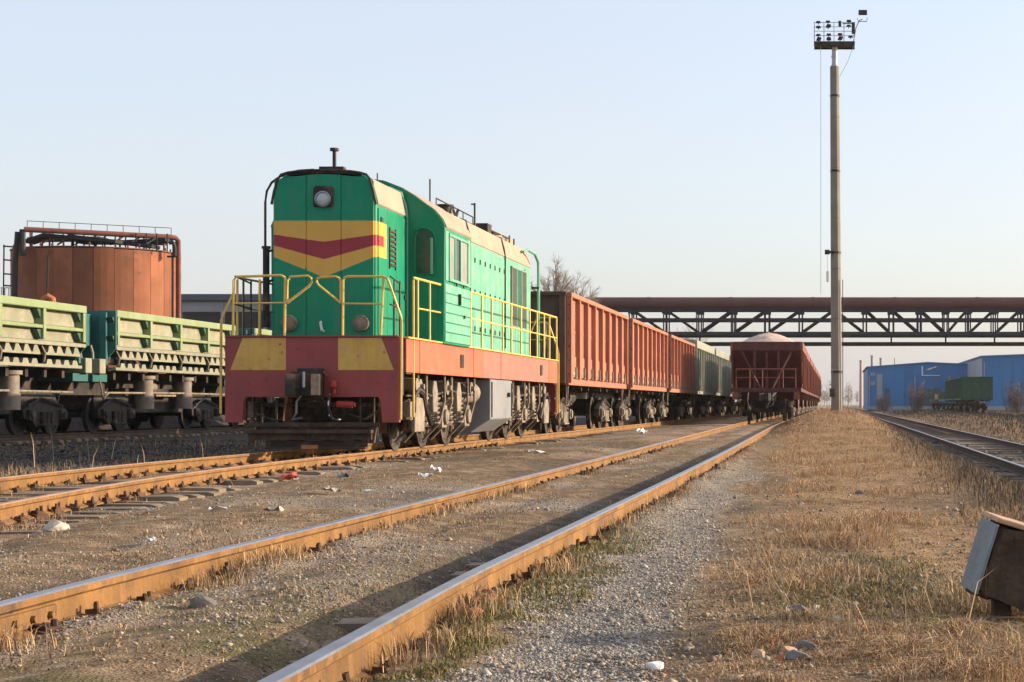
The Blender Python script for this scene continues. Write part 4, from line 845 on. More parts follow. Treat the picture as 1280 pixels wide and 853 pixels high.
# ------------------------------------------------------------------ side-dump wagons at the left
def dump_car(label, loc):
    t = thing('dump_wagon', label, 'dump wagon', loc, group='pale green side dump wagons')
    Lc = 9.6
    for s in (-1, 1):
        xx = lambda a, b: sorted((s*a, s*b))
        MB().bx(*xx(1.36, 1.40), .03, Lc-.03, 2.28, 3.12).build('side_board', 'dump_cream', t)
        MB().bx(*xx(1.34, 1.62), 0, Lc, 3.08, 3.27).build('top_rail', 'dump_green', t, bevel=.02)
        MB().prism([(s*1.40, 2.60), (s*1.40, 2.72), (s*1.60, 2.68), (s*1.60, 2.60)], 'y', .02, Lc-.02).build('middle_rail', 'dump_green', t, bevel=.012)
        MB().prism([(s*1.40, 2.20), (s*1.40, 2.33), (s*1.60, 2.29), (s*1.60, 2.20)], 'y', 0, Lc).build('bottom_rail', 'dump_cream', t, bevel=.012)
        for i, y in enumerate(np.linspace(.12, Lc-.12, 5)):
            MB().prism([(s*1.401, y-.09), (s*1.615, y-.075), (s*1.615, y+.075), (s*1.401, y+.09)], 'z', 2.335, 3.079).build('side_post', 'dump_green', t, bevel=.01)
            for z in (2.95, 2.45): MB().prism([(y-.10, z+.12), (y-.10, z-.10), (y-.30, z+.12)], 'x', *xx(1.402, 1.55)).build('shaded_gusset', 'wagon_dkgreen', t)  # dark green stands for the shaded side next to each post
        for i in range(4):      # hinge brackets
            y0 = .40+i*2.33
            MB().bx(*xx(1.42, 1.56), y0-.05, y0+1.95, 1.96, 2.02).build('hinge_beam', 'dump_cream', t, bevel=.008)
            for k in range(4):
                y = y0+.12+k*.5
                MB().prism([(y-.06, 2.021), (y+.34, 2.021), (y+.16, 2.20), (y+.02, 2.20)], 'x', *xx(1.44, 1.55)).build('hinge_bracket', 'dump_cream', t)
            for k in range(4):
                y = y0+.05+k*.5
                MB().prism([(y, 1.741), (y+.36, 1.741), (y+.28, 1.86), (y+.06, 1.86)], 'x', *xx(1.40, 1.52)).build('lock_tooth', 'dump_cream', t)
            MB().tube([(s*1.5, y0-.2, 2.18), (s*1.58, y0-.16, 2.0), (s*1.52, y0-.12, 1.8)], .03, 6).build('lock_hook', 'under_pale', t)
        MB().bx(*xx(1.30, 1.54), .1, Lc-.1, 1.66, 1.74).build('lower_sill', 'dump_cream', t, bevel=.01)
    for y0, d in ((0, 1), (Lc, -1)):
        P = lambda a, b: sorted((y0+d*a, y0+d*b))
        MB().prism([(-1.60, 3.26), (1.60, 3.26), (1.60, 2.25), (1.2, 1.75), (-1.2, 1.75), (-1.60, 2.25)], 'y', *P(.001, -.06)).build('end_wall', 'dump_teal', t, bevel=.01)
        m2 = MB()
        for x in (-1.3, -.45, .45, 1.3): m2.bx(x-.09, x+.09, *P(-.061, -.20), 1.8, 3.2)
        m2.build('end_rib', 'dump_teal', t, bevel=.01)
        MB().bx(.2, 1.0, *P(-.21, -.5), 2.3, 3.15).build('end_cabinet', 'dump_teal', t, bevel=.02)
        MB().bx(-1.3, 1.3, *P(.1, -.85), 1.35, 1.55).build('end_platform', 'dump_teal', t)
        MB().tube([(1.25, y0-d*.7, 1.56), (1.2, y0-d*.6, 2.1), (1.05, y0-d*.35, 2.3)], .035, 6).build('grab_handle', 'dump_cream', t)
        MB().bx(.95, 1.45, *P(-.35, -.75), 1.56, 1.95).build('valve_box', 'dump_cream', t, bevel=.02)
        wagon_coupler(t, y0-d*.85, d)
    MB().bx(-1.34, 1.34, .05, Lc-.05, 2.2, 2.3).build('floor', 'dump_teal', t)
    MB().bx(-.35, .35, -.8, Lc+.8, 1.0, 1.64).build('centre_sill', 'black', t)
    MB().bx(-.85, .85, 2.55, Lc-2.55, .50, 1.2).build('dark_backing_box', 'black', t, bevel=.03)  # black box added to block the bright gap behind the wheels
    MB().bx(-.9, .9, .2, 2.4, .62, 1.0).bx(-.9, .9, Lc-2.4, Lc-.2, .62, 1.0).build('bolster_beam', 'black', t)
    m2 = MB()
    for y in np.arange(.6, Lc, 1.04): m2.bx(-1.3, 1.3, y-.08, y+.08, 1.42, 1.65)
    m2.build('underframe', 'black', t)
    for s in (-1, 1):
        for y in (3.1, 6.2):
            c = MB().cyl((s*1.15, y, .62), (s*1.15, y, 1.02), .27, n=18).cyl((s*1.15, y, 1.021), (s*1.15, y, 1.46), .245, n=18).cyl((s*1.15, y, 1.461), (s*1.15, y, 1.56), .31, n=18).build('tipping_cylinder', 'cylinder', t, smooth=40)
        MB().bx(*sorted((s*.7, s*1.2)), 3.9, 5.5, .98, 1.05).build('shelf', 'under_pale', t)
        MB().cyl((s*.9, 3.75, 1.25), (s*.9, 4.5, 1.25), .12, n=10).build('air_tank', 'under_pale', t, smooth=40)
        m2 = MB().tube([(s*1.25, 0, 1.06), (s*1.25, 6, 1.08), (s*1.25, Lc, 1.06)], .03, 6).tube([(s*1.3, -.4, 1.4), (s*1.32, -.2, .9), (s*1.3, .2, 1.06)], .03, 6); m2.build('air_pipe', 'under_pale', t)
    freight_bogie(t, 1.25, 'under_dark', 'under'); freight_bogie(t, Lc-1.25, 'under_dark', 'under')
    return t
d1 = dump_car('pale green side dump wagon behind the red buffer beam, the nearer to the locomotive', (-20.8, 48.75, RT))
clone(d1, 'pale green side dump wagon cut off by the left edge of the photo', (-20.8, 37.15, RT))
clone(d1, 'pale green side dump wagon hidden mostly behind the locomotive nose', (-20.8, 60.35, RT))
# ------------------------------------------------------------------ pipe bridge
BY = 180.0; KB = BY/F
bz = lambda y: CAMZ+(HY-y)*KB
bxx = lambda x: (x-HX)*KB
br = thing('pipe_bridge', 'long dark steel truss bridge carrying a thick brown pipe across all the tracks', 'pipe bridge', (0, BY, 0))
o = (0, -BY, 0)
def bb(mb, name, m, smooth=None, parent=None):
    mb.v = [(x, y-BY, z) for x, y, z in mb.v]; return mb.build(name, m, parent or br, smooth)
XA, XB = -62.0, 74.0
bb(MB().cyl((XA, BY, bz(379.3)), (XB, BY, bz(379.3)), .60, n=20), 'main_pipe', 'bigpipe', 40)
m2 = MB()
for x in np.arange(XA+3, XB, 8.1): m2.cyl((x, BY, bz(379.3)), (x+.22, BY, bz(379.3)), .635, n=20)
bb(m2, 'pipe_flanges', 'bigpipe', 40)
bb(MB().cyl((XA, BY+1.9, bz(381)), (XB, BY+1.9, bz(381)), .42, n=14), 'rear_pipe', 'pipe_rust', 40)
vx = [833-42*k for k in range(5, 0, -1)]+[833, 875, 917, 959, 1001, 1043, 1081, 1114, 1149, 1182, 1210, 1243, 1276]+[1276+34*k for k in range(1, 8)]
dg = {}
for plane, yo in enumerate((-1.15, 1.35)):
    Yp = BY+yo
    bb(MB().bx(XA, XB, Yp-.15, Yp+.15, bz(389.6), bz(386.4)), 'top_chord', 'truss')
    bb(MB().bx(XA, XB, Yp-.15, Yp+.15, bz(402.5), bz(398.6)), 'middle_chord', 'truss')
    bb(MB().bx(XA, XB, Yp-.18, Yp+.18, bz(419), bz(415.5)), 'bottom_chord', 'truss')
    for i, x in enumerate(vx):
        X = bxx(x)
        wv = .16 if i % 2 else .22
        bb(MB().bx(X-wv-.06, X-wv+.06, Yp-.1, Yp+.1, bz(415.5), bz(389.6)).bx(X+wv-.06, X+wv+.06, Yp-.1, Yp+.1, bz(415.5), bz(389.6)), 'post', 'truss')
        bb(MB().bx(X-.34, X+.34, Yp-.03-.1, Yp-.1-.002, bz(393), bz(389.7)), 'gusset_plate', 'truss')
        if i+1 < len(vx):
            X2 = bxx(vx[i+1]); up = (840 < x < 1042) or x > 1170 or x < 700
            a, b = (bz(415), bz(390)) if up else (bz(390), bz(415))
            d = MB().tube([(X+.25, Yp, a), (X2-.25, Yp, b)], .12, 4); bb(d, 'diagonal', 'truss')
bb(MB().cyl((XA, BY-1.5, bz(419.5)), (XB, BY-1.5, bz(419.5)), .29, n=14), 'lower_pipe', 'truss', 40)
bb(MB().cyl((XA, BY-.2, bz(430)), (XB, BY-.2, bz(430)), .17, n=12), 'hung_pipe', 'truss', 40)
bb(MB().bx(XA, XB, BY+.4, BY+1.2, bz(432.4), bz(430.6)), 'cable_tray', 'truss')
m2 = MB()
for i, x in enumerate(vx[::2]): m2.bx(bxx(x)-.08, bxx(x)+.08, BY-.28, BY-.12, bz(429), bz(418)).bx(bxx(x)-.35, bxx(x)+.35, BY-.4, BY+1.2, bz(430.4), bz(428.9))
bb(m2, 'hanger', 'truss')
m2 = MB()
for x in vx: m2.bx(bxx(x)-.06, bxx(x)+.06, BY-1.15, BY+1.35, bz(419.2), bz(417.4)).bx(bxx(x)-.1, bxx(x)+.1, BY-1.0, BY+2.3, bz(390), bz(387.2))
bb(m2, 'cross_beam', 'truss')
for X in (-33.5, 26.5):
    m2 = MB()
    for yo in (-1.15, 1.35):
        for s in (-.55, .55): m2.bx(X+s-.14, X+s+.14, BY+yo-.14, BY+yo+.14, -.4, bz(419.3))
        for z in np.arange(.5, 6.5, 1.2): m2.tube([(X-.5, BY+yo, z), (X+.5, BY+yo, z+1.1)], .05, 4)
    m2.bx(X-.8, X+.8, BY-1.5, BY+1.7, -.4, .25); bb(m2, 'support_leg', 'truss')

# ------------------------------------------------------------------ floodlight mast
PY = 76.0; KP = PY/F; pz = lambda y: CAMZ+(HY-y)*KP; pxx = lambda x: (x-HX)*KP
X0 = pxx(1046); zb = float(ground_z(X0, PY))-.3
mast = thing('floodlight_mast', 'tall concrete floodlight mast with a lamp platform on top, standing by the grass strip', 'light mast', (X0, PY, zb))
def mm(mb, name, m, smooth=None, parent=None):
    mb.v = [(x-X0, y-PY, z-zb) for x, y, z in mb.v]; return mb.build(name, m, parent or mast, smooth)
XT = pxx(1043.2)
sec = [(-.235, .02), (-.205, -.165), (-.02, -.225), (.10, -.212), (.20, -.09), (.235, .03), (.225, .12), (.02, .235), (-.16, .18)]
m2 = MB()
for k in range(7):
    ta, tb = k/7, (k+1)/7
    ring = lambda t, q=1.0: [(X0+(XT-X0)*t+a*(1-.2*t)*q, PY+b*(1-.2*t)*q, zb+(pz(84)-zb)*t) for a, b in sec]
    vs = ring(ta)+ring(tb-.0008); n7 = len(sec)
    m2.add(vs, [tuple(range(n7))[::-1], tuple(range(n7, 2*n7))]+[(i, (i+1) % n7, n7+(i+1) % n7, n7+i) for i in range(n7)])
mm(m2, 'pole', 'concrete')
m2 = MB()
for y in (316, 214, 120, 465): 
    t = (HY-y)/(HY-84); m2.cyl((X0+(XT-X0)*t, PY, pz(y)-.04), (X0+(XT-X0)*t, PY, pz(y)+.04), .245-.045*t, n=20)
mm(m2, 'pole_band', 'black', 40)
mm(MB().cyl((XT, PY, pz(84)), (XT, PY, pz(81)), .19, .12, n=16).cyl((XT, PY, pz(81)), (XT, PY, pz(59)), .115, n=14).cyl((XT, PY, pz(72)), (XT, PY, pz(70)), .14, n=14), 'neck', 'galv', 40)
xl, xr = pxx(1017.6), pxx(1068.4)
mm(MB().bx(xl, xr, PY-.45, PY+.45, pz(58), pz(56)).bx(xl, xr, PY-.47, PY-.44, pz(59.5), pz(54.5)).bx(xl, xr, PY+.44, PY+.47, pz(59.5), pz(54.5)), 'platform', 'black')
m2 = MB()
for yo in (-.45, .45):
    for x in (1018, 1030, 1042.5, 1055, 1067.5): m2.cyl((pxx(x), PY+yo, pz(53)), (pxx(x), PY+yo, pz(31)), .016, n=5)
    for y in (31, 42): m2.cyl((xl, PY+yo, pz(y)), (xr, PY+yo, pz(y)), .014, n=5)
mm(m2, 'railing', 'galv')
for yo in (-.5, .5):
    for x, y in ((1023, 31), (1035, 30.5), (1061, 29.5), (1023, 37), (1036, 35), (1023, 47), (1036, 46.5), (1050, 46), (1024, 51), (1036, 51), (1051, 50), (1063, 49)):
        if yo > 0 and y in (37, 35, 50, 49): continue
        X, z = pxx(x), pz(y)
        lamp = mm(MB().prism([(X-.10, z-.035), (X+.10, z-.035), (X+.075, z+.035), (X-.075, z+.035)], 'y', PY+yo-.07, PY+yo+.07).bx(X-.02, X+.02, PY+yo-.01, PY+yo+.01, z-.10, z-.036), 'floodlight', 'black')
m2 = MB().bx(pxx(1048), pxx(1051.5), PY-.53, PY-.25, pz(35), pz(29.5)).bx(pxx(1064.5), pxx(1068.5), PY-.55, PY-.2, pz(44), pz(31.5)).bx(pxx(1053), pxx(1066), PY-.5, PY-.46, pz(33.2), pz(32.2)); mm(m2, 'floodlight', 'black')
m2 = MB().tube([(xr-.05, PY-.2, pz(53)), (pxx(1070), PY-.25, pz(36)), (pxx(1074), PY-.3, pz(28)), (pxx(1078), PY-.3, pz(26))], .018, 6).tube([(pxx(1072), PY-.3, pz(25)), (pxx(1072.5), PY-.3, pz(29)), (pxx(1083), PY-.3, pz(29)), (pxx(1084), PY-.3, pz(24.5))], .015, 6).bx(pxx(1073), pxx(1083.6), PY-.45, PY-.2, pz(20.5), pz(15.5)); mm(m2, 'arm_floodlight', 'black')
mm(MB().tube([(pxx(1026), PY-.3, pz(57)), (pxx(1026), PY-.3, pz(368))], .010, 5), 'cable', 'galv')
mm(MB().tube([(pxx(1067.5), PY-.3, pz(57)), (pxx(1060), PY-.25, pz(78)), (pxx(1049.5), PY-.15, pz(97))], .010, 5), 'cable', 'galv')
mm(MB().cyl((pxx(1031), PY-.25, pz(316)), (pxx(1037), PY-.25, pz(316)), .10, n=12).bx(pxx(1036), pxx(1041), PY-.28, PY-.2, pz(317.5), pz(314.5)), 'bracket', 'black')
mm(MB().cyl((pxx(1034.5), PY-.25, pz(353)), (pxx(1034.5), PY-.25, pz(340)), .055, n=10).tube([(pxx(1034.5), PY-.25, pz(340)), (pxx(1034), PY-.25, pz(320))], .01, 5), 'insulator', 'white')
mm(MB().tube([(X0+.26, PY-.1, pz(512)), (X0+.25, PY-.1, pz(490)), (X0+.245, PY-.1, pz(350))], .018, 6).bx(X0-.3, X0-.1, PY-.36, PY-.22, pz(496), pz(486)), 'switch_box', 'under')

# ------------------------------------------------------------------ rusty tank
TX, TY, TR = -36.5, 90.0, 3.80; tk = TY/F
tank = thing('storage_tank', 'rusty orange brown cylindrical tank with a pipe gantry on its roof at the left', 'storage tank', (TX, TY, -.1))
ZT = 8.42
MB().cyl((0, 0, 0), (0, 0, ZT), TR-.03, n=48).build('shell', 'tank', tank, smooth=30)
NP = 26
for i in range(NP):
    a0 = 2*math.pi*i/NP+.0025; a1 = 2*math.pi*(i+1)/NP-.0025
    for z0, z1 in ((.02, 4.9), (4.915, ZT+random.uniform(-.02, .03))):
        vs = []
        for r in (TR-.028, TR+.012+random.uniform(0, .035)):
            for z in (z0, z1):
                for k in range(4): a = a0+(a1-a0)*k/3; vs.append((r*math.cos(a), r*math.sin(a), z))
        f = [(8+k, 9+k, 13+k, 12+k) for k in range(3)]+[(k+1, k, 4+k, 5+k) for k in range(3)]+[(k, k+1, 9+k, 8+k) for k in range(3)]+[(4+k+1, 4+k, 12+k, 13+k) for k in range(3)]+[(0, 8, 12, 4), (3, 7, 15, 11)]
        MB().add(vs, f).build('shell_plate', 'tank', tank)
m2 = MB().lathe([(TR+.06, 0), (TR+.06, .05), (TR-.1, .05)], (0, 0, ZT+.03), 'z', 48); m2.build('rim', 'pipe_rust', tank)
m2 = MB()
for i in range(40):
    a = 2*math.pi*i/40; m2.cyl(((TR-.1)*math.cos(a), (TR-.1)*math.sin(a), ZT), ((TR-.1)*math.cos(a), (TR-.1)*math.sin(a), ZT+random.uniform(.15, .3)), .04, n=5)
m2.build('rim_studs', 'pipe_rust', tank)
tl = lambda x, y, Y: px(x, y, Y)-Vector((TX, TY, -.1))
m2 = MB()
for (a, b, Y) in (((36, 303), (60, 295), 88), ((60, 295), (150, 303), 87.5), ((90, 296), (195, 309), 88.5), ((150, 304), (212, 301), 89.5), ((40, 300), (130, 299), 91), ((100, 303), (205, 304), 92)):
    p, q = tl(*a, Y), tl(*b, Y); dd = (q-p); ang = dd.to_track_quat('X', 'Z').to_matrix(); m2.bxr((p+q)/2, (dd.length, 1.1, .16), ang)
m2.build('roof_walkway', 'truss', tank)
m2 = MB()
for x in np.arange(40, 212, 13): p = tl(x, 301+x*.02, 88.5); m2.cyl((p.x, p.y, ZT), (p.x, p.y, p.z+.5), .035, n=5)
m2.build('walkway_legs', 'truss', tank)['kind'] = 'stuff'
for k in range(7): MB().tube([tl(50+22*k, 306, 88), tl(66+22*k, 296, 89)], .045, 5).build('walkway_brace', 'truss', tank)
m2 = MB().tube([tl(30, 287, 86), tl(100, 290.5, 87.2), tl(212, 296.5, 89.6), tl(219, 297.5, 89.8), tl(222.5, 301, 89.9), tl(223, 320, 90)]+[Vector((tl(223, 320, 90).x, 0, 0))], .13, 10); m2.build('overflow_pipe', 'pipe_rust', tank, smooth=40)
for pts_, r_p in (([tl(28, 287, 86), tl(28.5, 320, 86)], .14), ([tl(22, 290, 86), tl(19, 330, 86), tl(18, 375, 86)], .12), ([tl(212, 304, 89), tl(217, 304, 89), tl(218, 310, 89), tl(218, 322, 89)], .10), ([tl(209, 321, 89), tl(223, 321, 89)], .05), ([tl(60, 320, 85.8), tl(59, 372, 85.8)], .045)):
    MB().tube(pts_, r_p, 8).build('standpipe', 'truss', tank, smooth=40)
m2 = MB()
for i, x in enumerate(range(34, 220, 20)):
    p = tl(x, 290+i, 92); m2.cyl(p, p+Vector((0, 0, .55)), .018, n=5)
m2.tube([tl(34, 290, 92)+Vector((0, 0, .55)), tl(214, 299, 92)+Vector((0, 0, .55))], .018, 5)
for x in (38, 62, 90, 120, 150, 180, 205):
    p = tl(x, 290+(x-36)*.05, 87.5+.01*x); m2.cyl(p, p-Vector((0, 0, .7)), .05, n=6)
m2.build('roof_railing', 'pipe_rust', tank)
m2 = MB().tube([tl(5, 306, 88), tl(4, 400, 88)], .035, 5).tube([tl(17, 306, 88), tl(17, 400, 88)], .035, 5)
for y in (308, 325, 342.5, 357, 371): m2.tube([tl(4, y, 88), tl(18, y+1, 88)], .04, 5)
m2.build('ladder', 'truss', tank)
m2 = MB().bx(*sorted((tl(1, 0, 86).x, tl(20, 0, 86).x)), -3.9, -2.9, tl(0, 374, 86).z, tl(0, 372.5, 86).z).tube([tl(1, 360, 86), tl(20, 360, 86)], .03, 5)
for x in (2, 6, 11, 16): m2.tube([tl(x, 373, 86), tl(x, 360, 86)], .025, 5)
m2.build('platform', 'galv', tank)
m2 = MB().tube([tl(53, 384, 85), tl(55, 374, 85), tl(60, 371, 85), tl(65, 374, 85), tl(67, 384, 85)], .16, 8); m2.build('hatch_ring', 'brick', tank, smooth=40)

# ------------------------------------------------------------------ sheds and trees in the distance
sh_ = thing('warehouse', 'long low grey warehouse with dark roof edge behind the dump wagons', 'warehouse', (-48, 125, -.1))
kz = lambda y, Y: CAMZ+(HY-y)*Y/F+.1
MB().bx(-3, 30, 0, 16, 0, kz(377, 125)).build('wall', 'shed', sh_)
MB().bx(-3.3, 30.3, -.35, 16.3, kz(376.5, 125), kz(368, 125)).build('roof', 'shed_roof', sh_, bevel=.05)
for x in np.arange(-2.5, 29, 2.9): MB().bx(x, x+2.7, -.06, -.003, .4, kz(390, 125)).build('bay_opening', 'darkwin', sh_)
for x in np.arange(-2.7, 30, 2.9): MB().bx(x-.08, x+.08, -.09, -.002, 0, kz(378.5, 125)).build('pilaster', 'shed', sh_)
def clad_shed(label, x0, x1, y0, y1, zl, zr, ridge_x, zridge, front='blue', side='lavender'):
    t = thing('blue_shed', label, 'shed', (x0, y0, -.15), group='blue industrial sheds')
    W = x1-x0; D = y1-y0; rx = ridge_x-x0; zl += .15; zr += .15; zridge += .15
    MB().prism([(0, 0), (W, 0), (W, zr), (rx, zridge), (0, zl)], 'y', .05, D).build('wall', front, t)
    hz = lambda x: zl+(zridge-zl)*x/rx if x < rx else zridge+(zr-zridge)*(x-rx)/(W-rx)
    pw = 1.5; x = 0
    while x < min(W, 60)-.1:
        xe = min(W, x+pw-.06); MB().prism([(x, .3), (xe, .3), (xe, hz(xe)-.03), (x, hz(x)-.03)], 'y', 0, .049).build('cladding_panel', front, t); x += pw
    y = 0
    while y < D-.1:
        ye = min(D, y+3.6); MB().bx(-.05, -.002, y+.04, ye-.04, .2, zl-.05).build('cladding_panel', side, t); y += 3.6
    MB().prism([(-.3, zl-.06), (rx, zridge-.02), (W+.3, zr-.06), (W+.3, zr+.14), (rx, zridge+.18), (-.3, zl+.14)], 'y', -.25, D+.2).build('roof', 'blue', t)
    return t
A = clad_shed('long blue shed with a white sign frame, farther left behind the green wagons', 5.4, 22.0, 300, 345, CAMZ+45.5*300/F, CAMZ+49*300/F, 15.2, CAMZ+51*300/F, side='blue')
k = 300/F
for (x0, x1, yt, yb_, m) in ((1096, 1103, 468, 500, 'lavender'), (1088, 1094, 466, 470, 'shed'), (1088, 1094, 477, 482, 'shed'), (1106, 1112, 486, 503, 'shed_roof')):
    MB().bx((x0-HX)*k-5.4, (x1-HX)*k-5.4, -.10, -.004, CAMZ+(HY-yb_)*k+.15, CAMZ+(HY-yt)*k+.15).build('door' if yb_ > 495 else 'window', m, A)
sg = MB(); s0, s1, zt, zb2 = (1152-HX)*k-5.4, (1175-HX)*k-5.4, CAMZ+(HY-458)*k+.15, CAMZ+(HY-470)*k+.15
sg.bx(s0, s0+.22, -.22, -.11, zb2, zt).bx(s0+.22, s1, -.22, -.11, zb2, zb2+.12).prism([(s0+.7, zt-.55), (s0+1.2, zt-.62), (s1-.6, zt-.15), (s1-.6, zt-.02), (s0+1.2, zt-.38)], 'y', -.22, -.11); sg.build('sign_frame', 'white', A)
MB().bx((1118-HX)*k-5.4, (1118.6-HX)*k-5.4, 1, 1.3, 6.6, CAMZ+(HY-449)*k+.3).build('vent_pipe', 'truss', A)
Bs = clad_shed('large bright blue shed with a grey side wall at the right edge', 21.8, 74.0, 270, 325, CAMZ+59*270/F, CAMZ+56*270/F, 48.0, CAMZ+67*270/F)
MB().bx(6.2, 6.5, -.18, -.03, 2.6, 5.0).build('vent_slot', 'white', Bs)
for x in (.25, 9.0, 18.0, 27.0): MB().cyl((x, -.14, .2), (x, -.14, 7.3), .09, n=8).build('downpipe', 'lavender', Bs)
MB().bx(10.2, 14.4, -.09, -.003, .2, 4.4).build('gate', 'lavender', Bs); MB().bx(.0, 52, -.12, -.004, .1, .75).build('plinth', 'shed', Bs)
for x in (.2, 7.7, 13.4): MB().cyl((x, -.14, .2), (x, -.14, 5.6), .09, n=8).build('downpipe', 'lavender', A)
MB().bx(8.8, 12.0, -.09, -.003, .2, 3.6).build('gate', 'shed_roof', A); MB().bx(0, 16.6, -.12, -.1, .1, .7).build('plinth', 'shed', A)
def bare_tree(label, x, y, h, seed, m='twig', spread=.55, levels=6, group=None, trunk_r=None):
    rs = random.Random(seed); t = thing('bare_tree', label, 'tree', (x, y, float(ground_z(x, y))), group=group)
    tr = MB(); cr = MB()
    def grow(p, d, ln, r, lv):
        mid = p+d*ln*.5+Vector((rs.uniform(-1, 1), rs.uniform(-1, 1), 0))*ln*.06; q = p+d*ln
        (tr if lv >= levels-1 else cr).tube([p, mid, q], [r, r*.85, r*.68], 5 if lv > 2 else 3)
        if lv <= 0: return
        for k in range(rs.choice((3, 4)) if lv > 1 else 4):
            e = Vector((rs.gauss(0, 1), rs.gauss(0, 1), rs.gauss(.25, .5))).normalized()
            nd = (d+e*spread*rs.uniform(.6, 1.3)); nd.z += .12; nd.normalize()
            grow(p+d*ln*rs.uniform(.55, 1.0), nd, ln*rs.uniform(.58, .85), r*.6, lv-1)
    grow(Vector((0, 0, -.2)), Vector((rs.uniform(-.05, .05), 0, 1)), h*.28, trunk_r or h*.011, levels)
    tr.build('trunk', 'bark', t); cr.build('crown', m, t); return t
def round_tree(label, x, y, h, rad, seed, group):
    rs = random.Random(seed); z0 = float(ground_z(x, y)); t = thing('bare_tree', label, 'tree', (x, y, z0), group=group); tr = MB(); cr = MB()
    cz = h-rad*1.1; top_ = Vector((0, 0, cz-rad*.8)); tr.tube([(0, 0, -.2), (.08, 0, cz*.4), top_], [h*.017, h*.014, h*.011], 7)
    for i in range(11):
        a = i*2.4+rs.uniform(-.3, .3); e = rs.uniform(.25, 1.35); d = Vector((math.cos(a)*math.cos(e), math.sin(a)*math.cos(e), math.sin(e)))
        o0 = top_-Vector((0, 0, rs.uniform(0, rad*.6))); q = o0+Vector((d.x*rad*.95, d.y*rad*.95, d.z*rad*1.75)); m_ = o0.lerp(q, .5)+Vector((rs.gauss(0, .2), rs.gauss(0, .2), .15)); tr.tube([o0, m_, q], [h*.007, h*.005, h*.002], 4)
        for k in range(22):
            f = rs.uniform(.25, 1.0); b0 = o0.lerp(m_, f*2) if f < .5 else m_.lerp(q, f*2-1)
            d2 = (d+Vector((rs.gauss(0, .6), rs.gauss(0, .6), rs.gauss(.25, .4)))).normalized(); ln = rad*rs.uniform(.25, .55); e2 = b0+d2*ln; cr.tube([b0, e2], [.028, .012], 3)
            for j in range(6):
                p = b0.lerp(e2, rs.uniform(.3, 1)); d3 = (d2+Vector((rs.gauss(0, .7), rs.gauss(0, .7), rs.gauss(.2, .5)))).normalized(); cr.tube([p, p+d3*rad*rs.uniform(.12, .3)], [.014, .006], 3)
    tr.build('trunk', 'bark', t); cr.build('crown', 'twig', t); return t
round_tree('round pale bare tree rising behind the first rust red wagon, the left of two', *px(690, 500, 165).xy, 13.9, 2.5, 3, 'bare trees behind the train')
round_tree('round bare tree behind the first rust red wagon, the right of two', *px(722, 500, 170).xy, 13.4, 2.5, 11, 'bare trees behind the train')
bare_tree('bare tree seen through the bridge truss above the grey wagons', *px(845, 500, 240).xy, 15.5, 5, group='bare trees behind the train', spread=.8)
def bush(label, x, y, h, wd, seed):
    rs = random.Random(seed); z0 = float(ground_z(x, y)); t = thing('bare_bush', label, 'bush', (x, y, z0), group='bushes at the blue sheds'); st = MB(); tw = MB()
    for i in range(46):
        a = rs.uniform(0, 6.28); r0 = rs.uniform(0, .35)*wd; p = Vector((math.cos(a)*r0, math.sin(a)*r0*.6, -.1)); H = h*rs.uniform(.5, 1.0)*(1-.5*(r0/wd/.5)**2)
        q = p+Vector((math.cos(a)*wd*.22*rs.random(), math.sin(a)*wd*.15*rs.random(), H)); m_ = (p+q)/2+Vector((rs.uniform(-.15, .15), 0, 0)); st.tube([p, m_, q], [.035, .025, .012], 3)
        for k in range(16):
            b_ = p.lerp(q, rs.uniform(.25, 1)); d_ = Vector((rs.gauss(0, 1), rs.gauss(0, .7), rs.uniform(.2, 1.4))).normalized(); tw.tube([b_, b_+d_*h*rs.uniform(.08, .22)], [.018, .008], 3)
    st.build('stem', 'twig_dark', t); tw.build('crown', 'twig_dark', t); return t
bush('leafless grey bush in front of the farther blue shed, left of the dark green wagons', *px(1146, 508, 235).xy, 4.2, 4.2, 8)
bush('low leafless bush before the left end of the farther blue shed', *px(1106, 508, 262).xy, 2.6, 3.2, 9)
bush('leafless bush in front of the large blue shed near the right edge', *px(1272, 510, 200).xy, 4.0, 3.4, 15)
for i, (x, y0_, h) in enumerate(((1076, 452, 1), (1090, 446, 1), (1101, 449, 1))):
    Y = 460+10*i; p = px(x, 505, Y)
    t = thing('chimney_stack', ['pale chimney at the left of three in the haze above the blue shed', 'tallest of three pale chimneys in the haze above the blue shed', 'pale chimney at the right of three in the haze above the blue shed'][i], 'chimney', (p.x, p.y, -.2), group='distant chimneys')
    MB().cyl((0, 0, 0), (0, 0, CAMZ+(HY-y0_)*Y/F+.2), .45, .32, n=12).build('stack', 'topwood' if i == 0 else 'shed', t, smooth=40)
    MB().cyl((0, 0, CAMZ+(HY-y0_)*Y/F+.15), (0, 0, CAMZ+(HY-y0_)*Y/F+.5), .4, n=12).build('stack_rim', 'shed', t, smooth=40)

# distant belt of bare trees: too far away to count
mb = MB(); rs = random.Random(4)
for i in range(520):
    x = rs.uniform(-260, 120); y = rs.uniform(620, 760); h = rs.uniform(6, 12)*(1 if x > -40 else 1.1)
    mb.tube([(x, y, -.3), (x+rs.uniform(-.3, .3), y, h*.5)], [.18, .1], 3)
    for k in range(26):
        z = rs.uniform(.18, .8)*h; a = rs.uniform(0, 6.28); ln = rs.uniform(.15, .38)*h*(1.15-z/h)
        p = Vector((x, y, z)); q = p+Vector((math.cos(a)*ln*.8, math.sin(a)*ln*.5, ln*.7)); mb.tube([p, q], [.10, .03], 3)
stuff(mb.build('far_trees', 'twig'))['label'] = 'far belt of bare trees along the horizon'
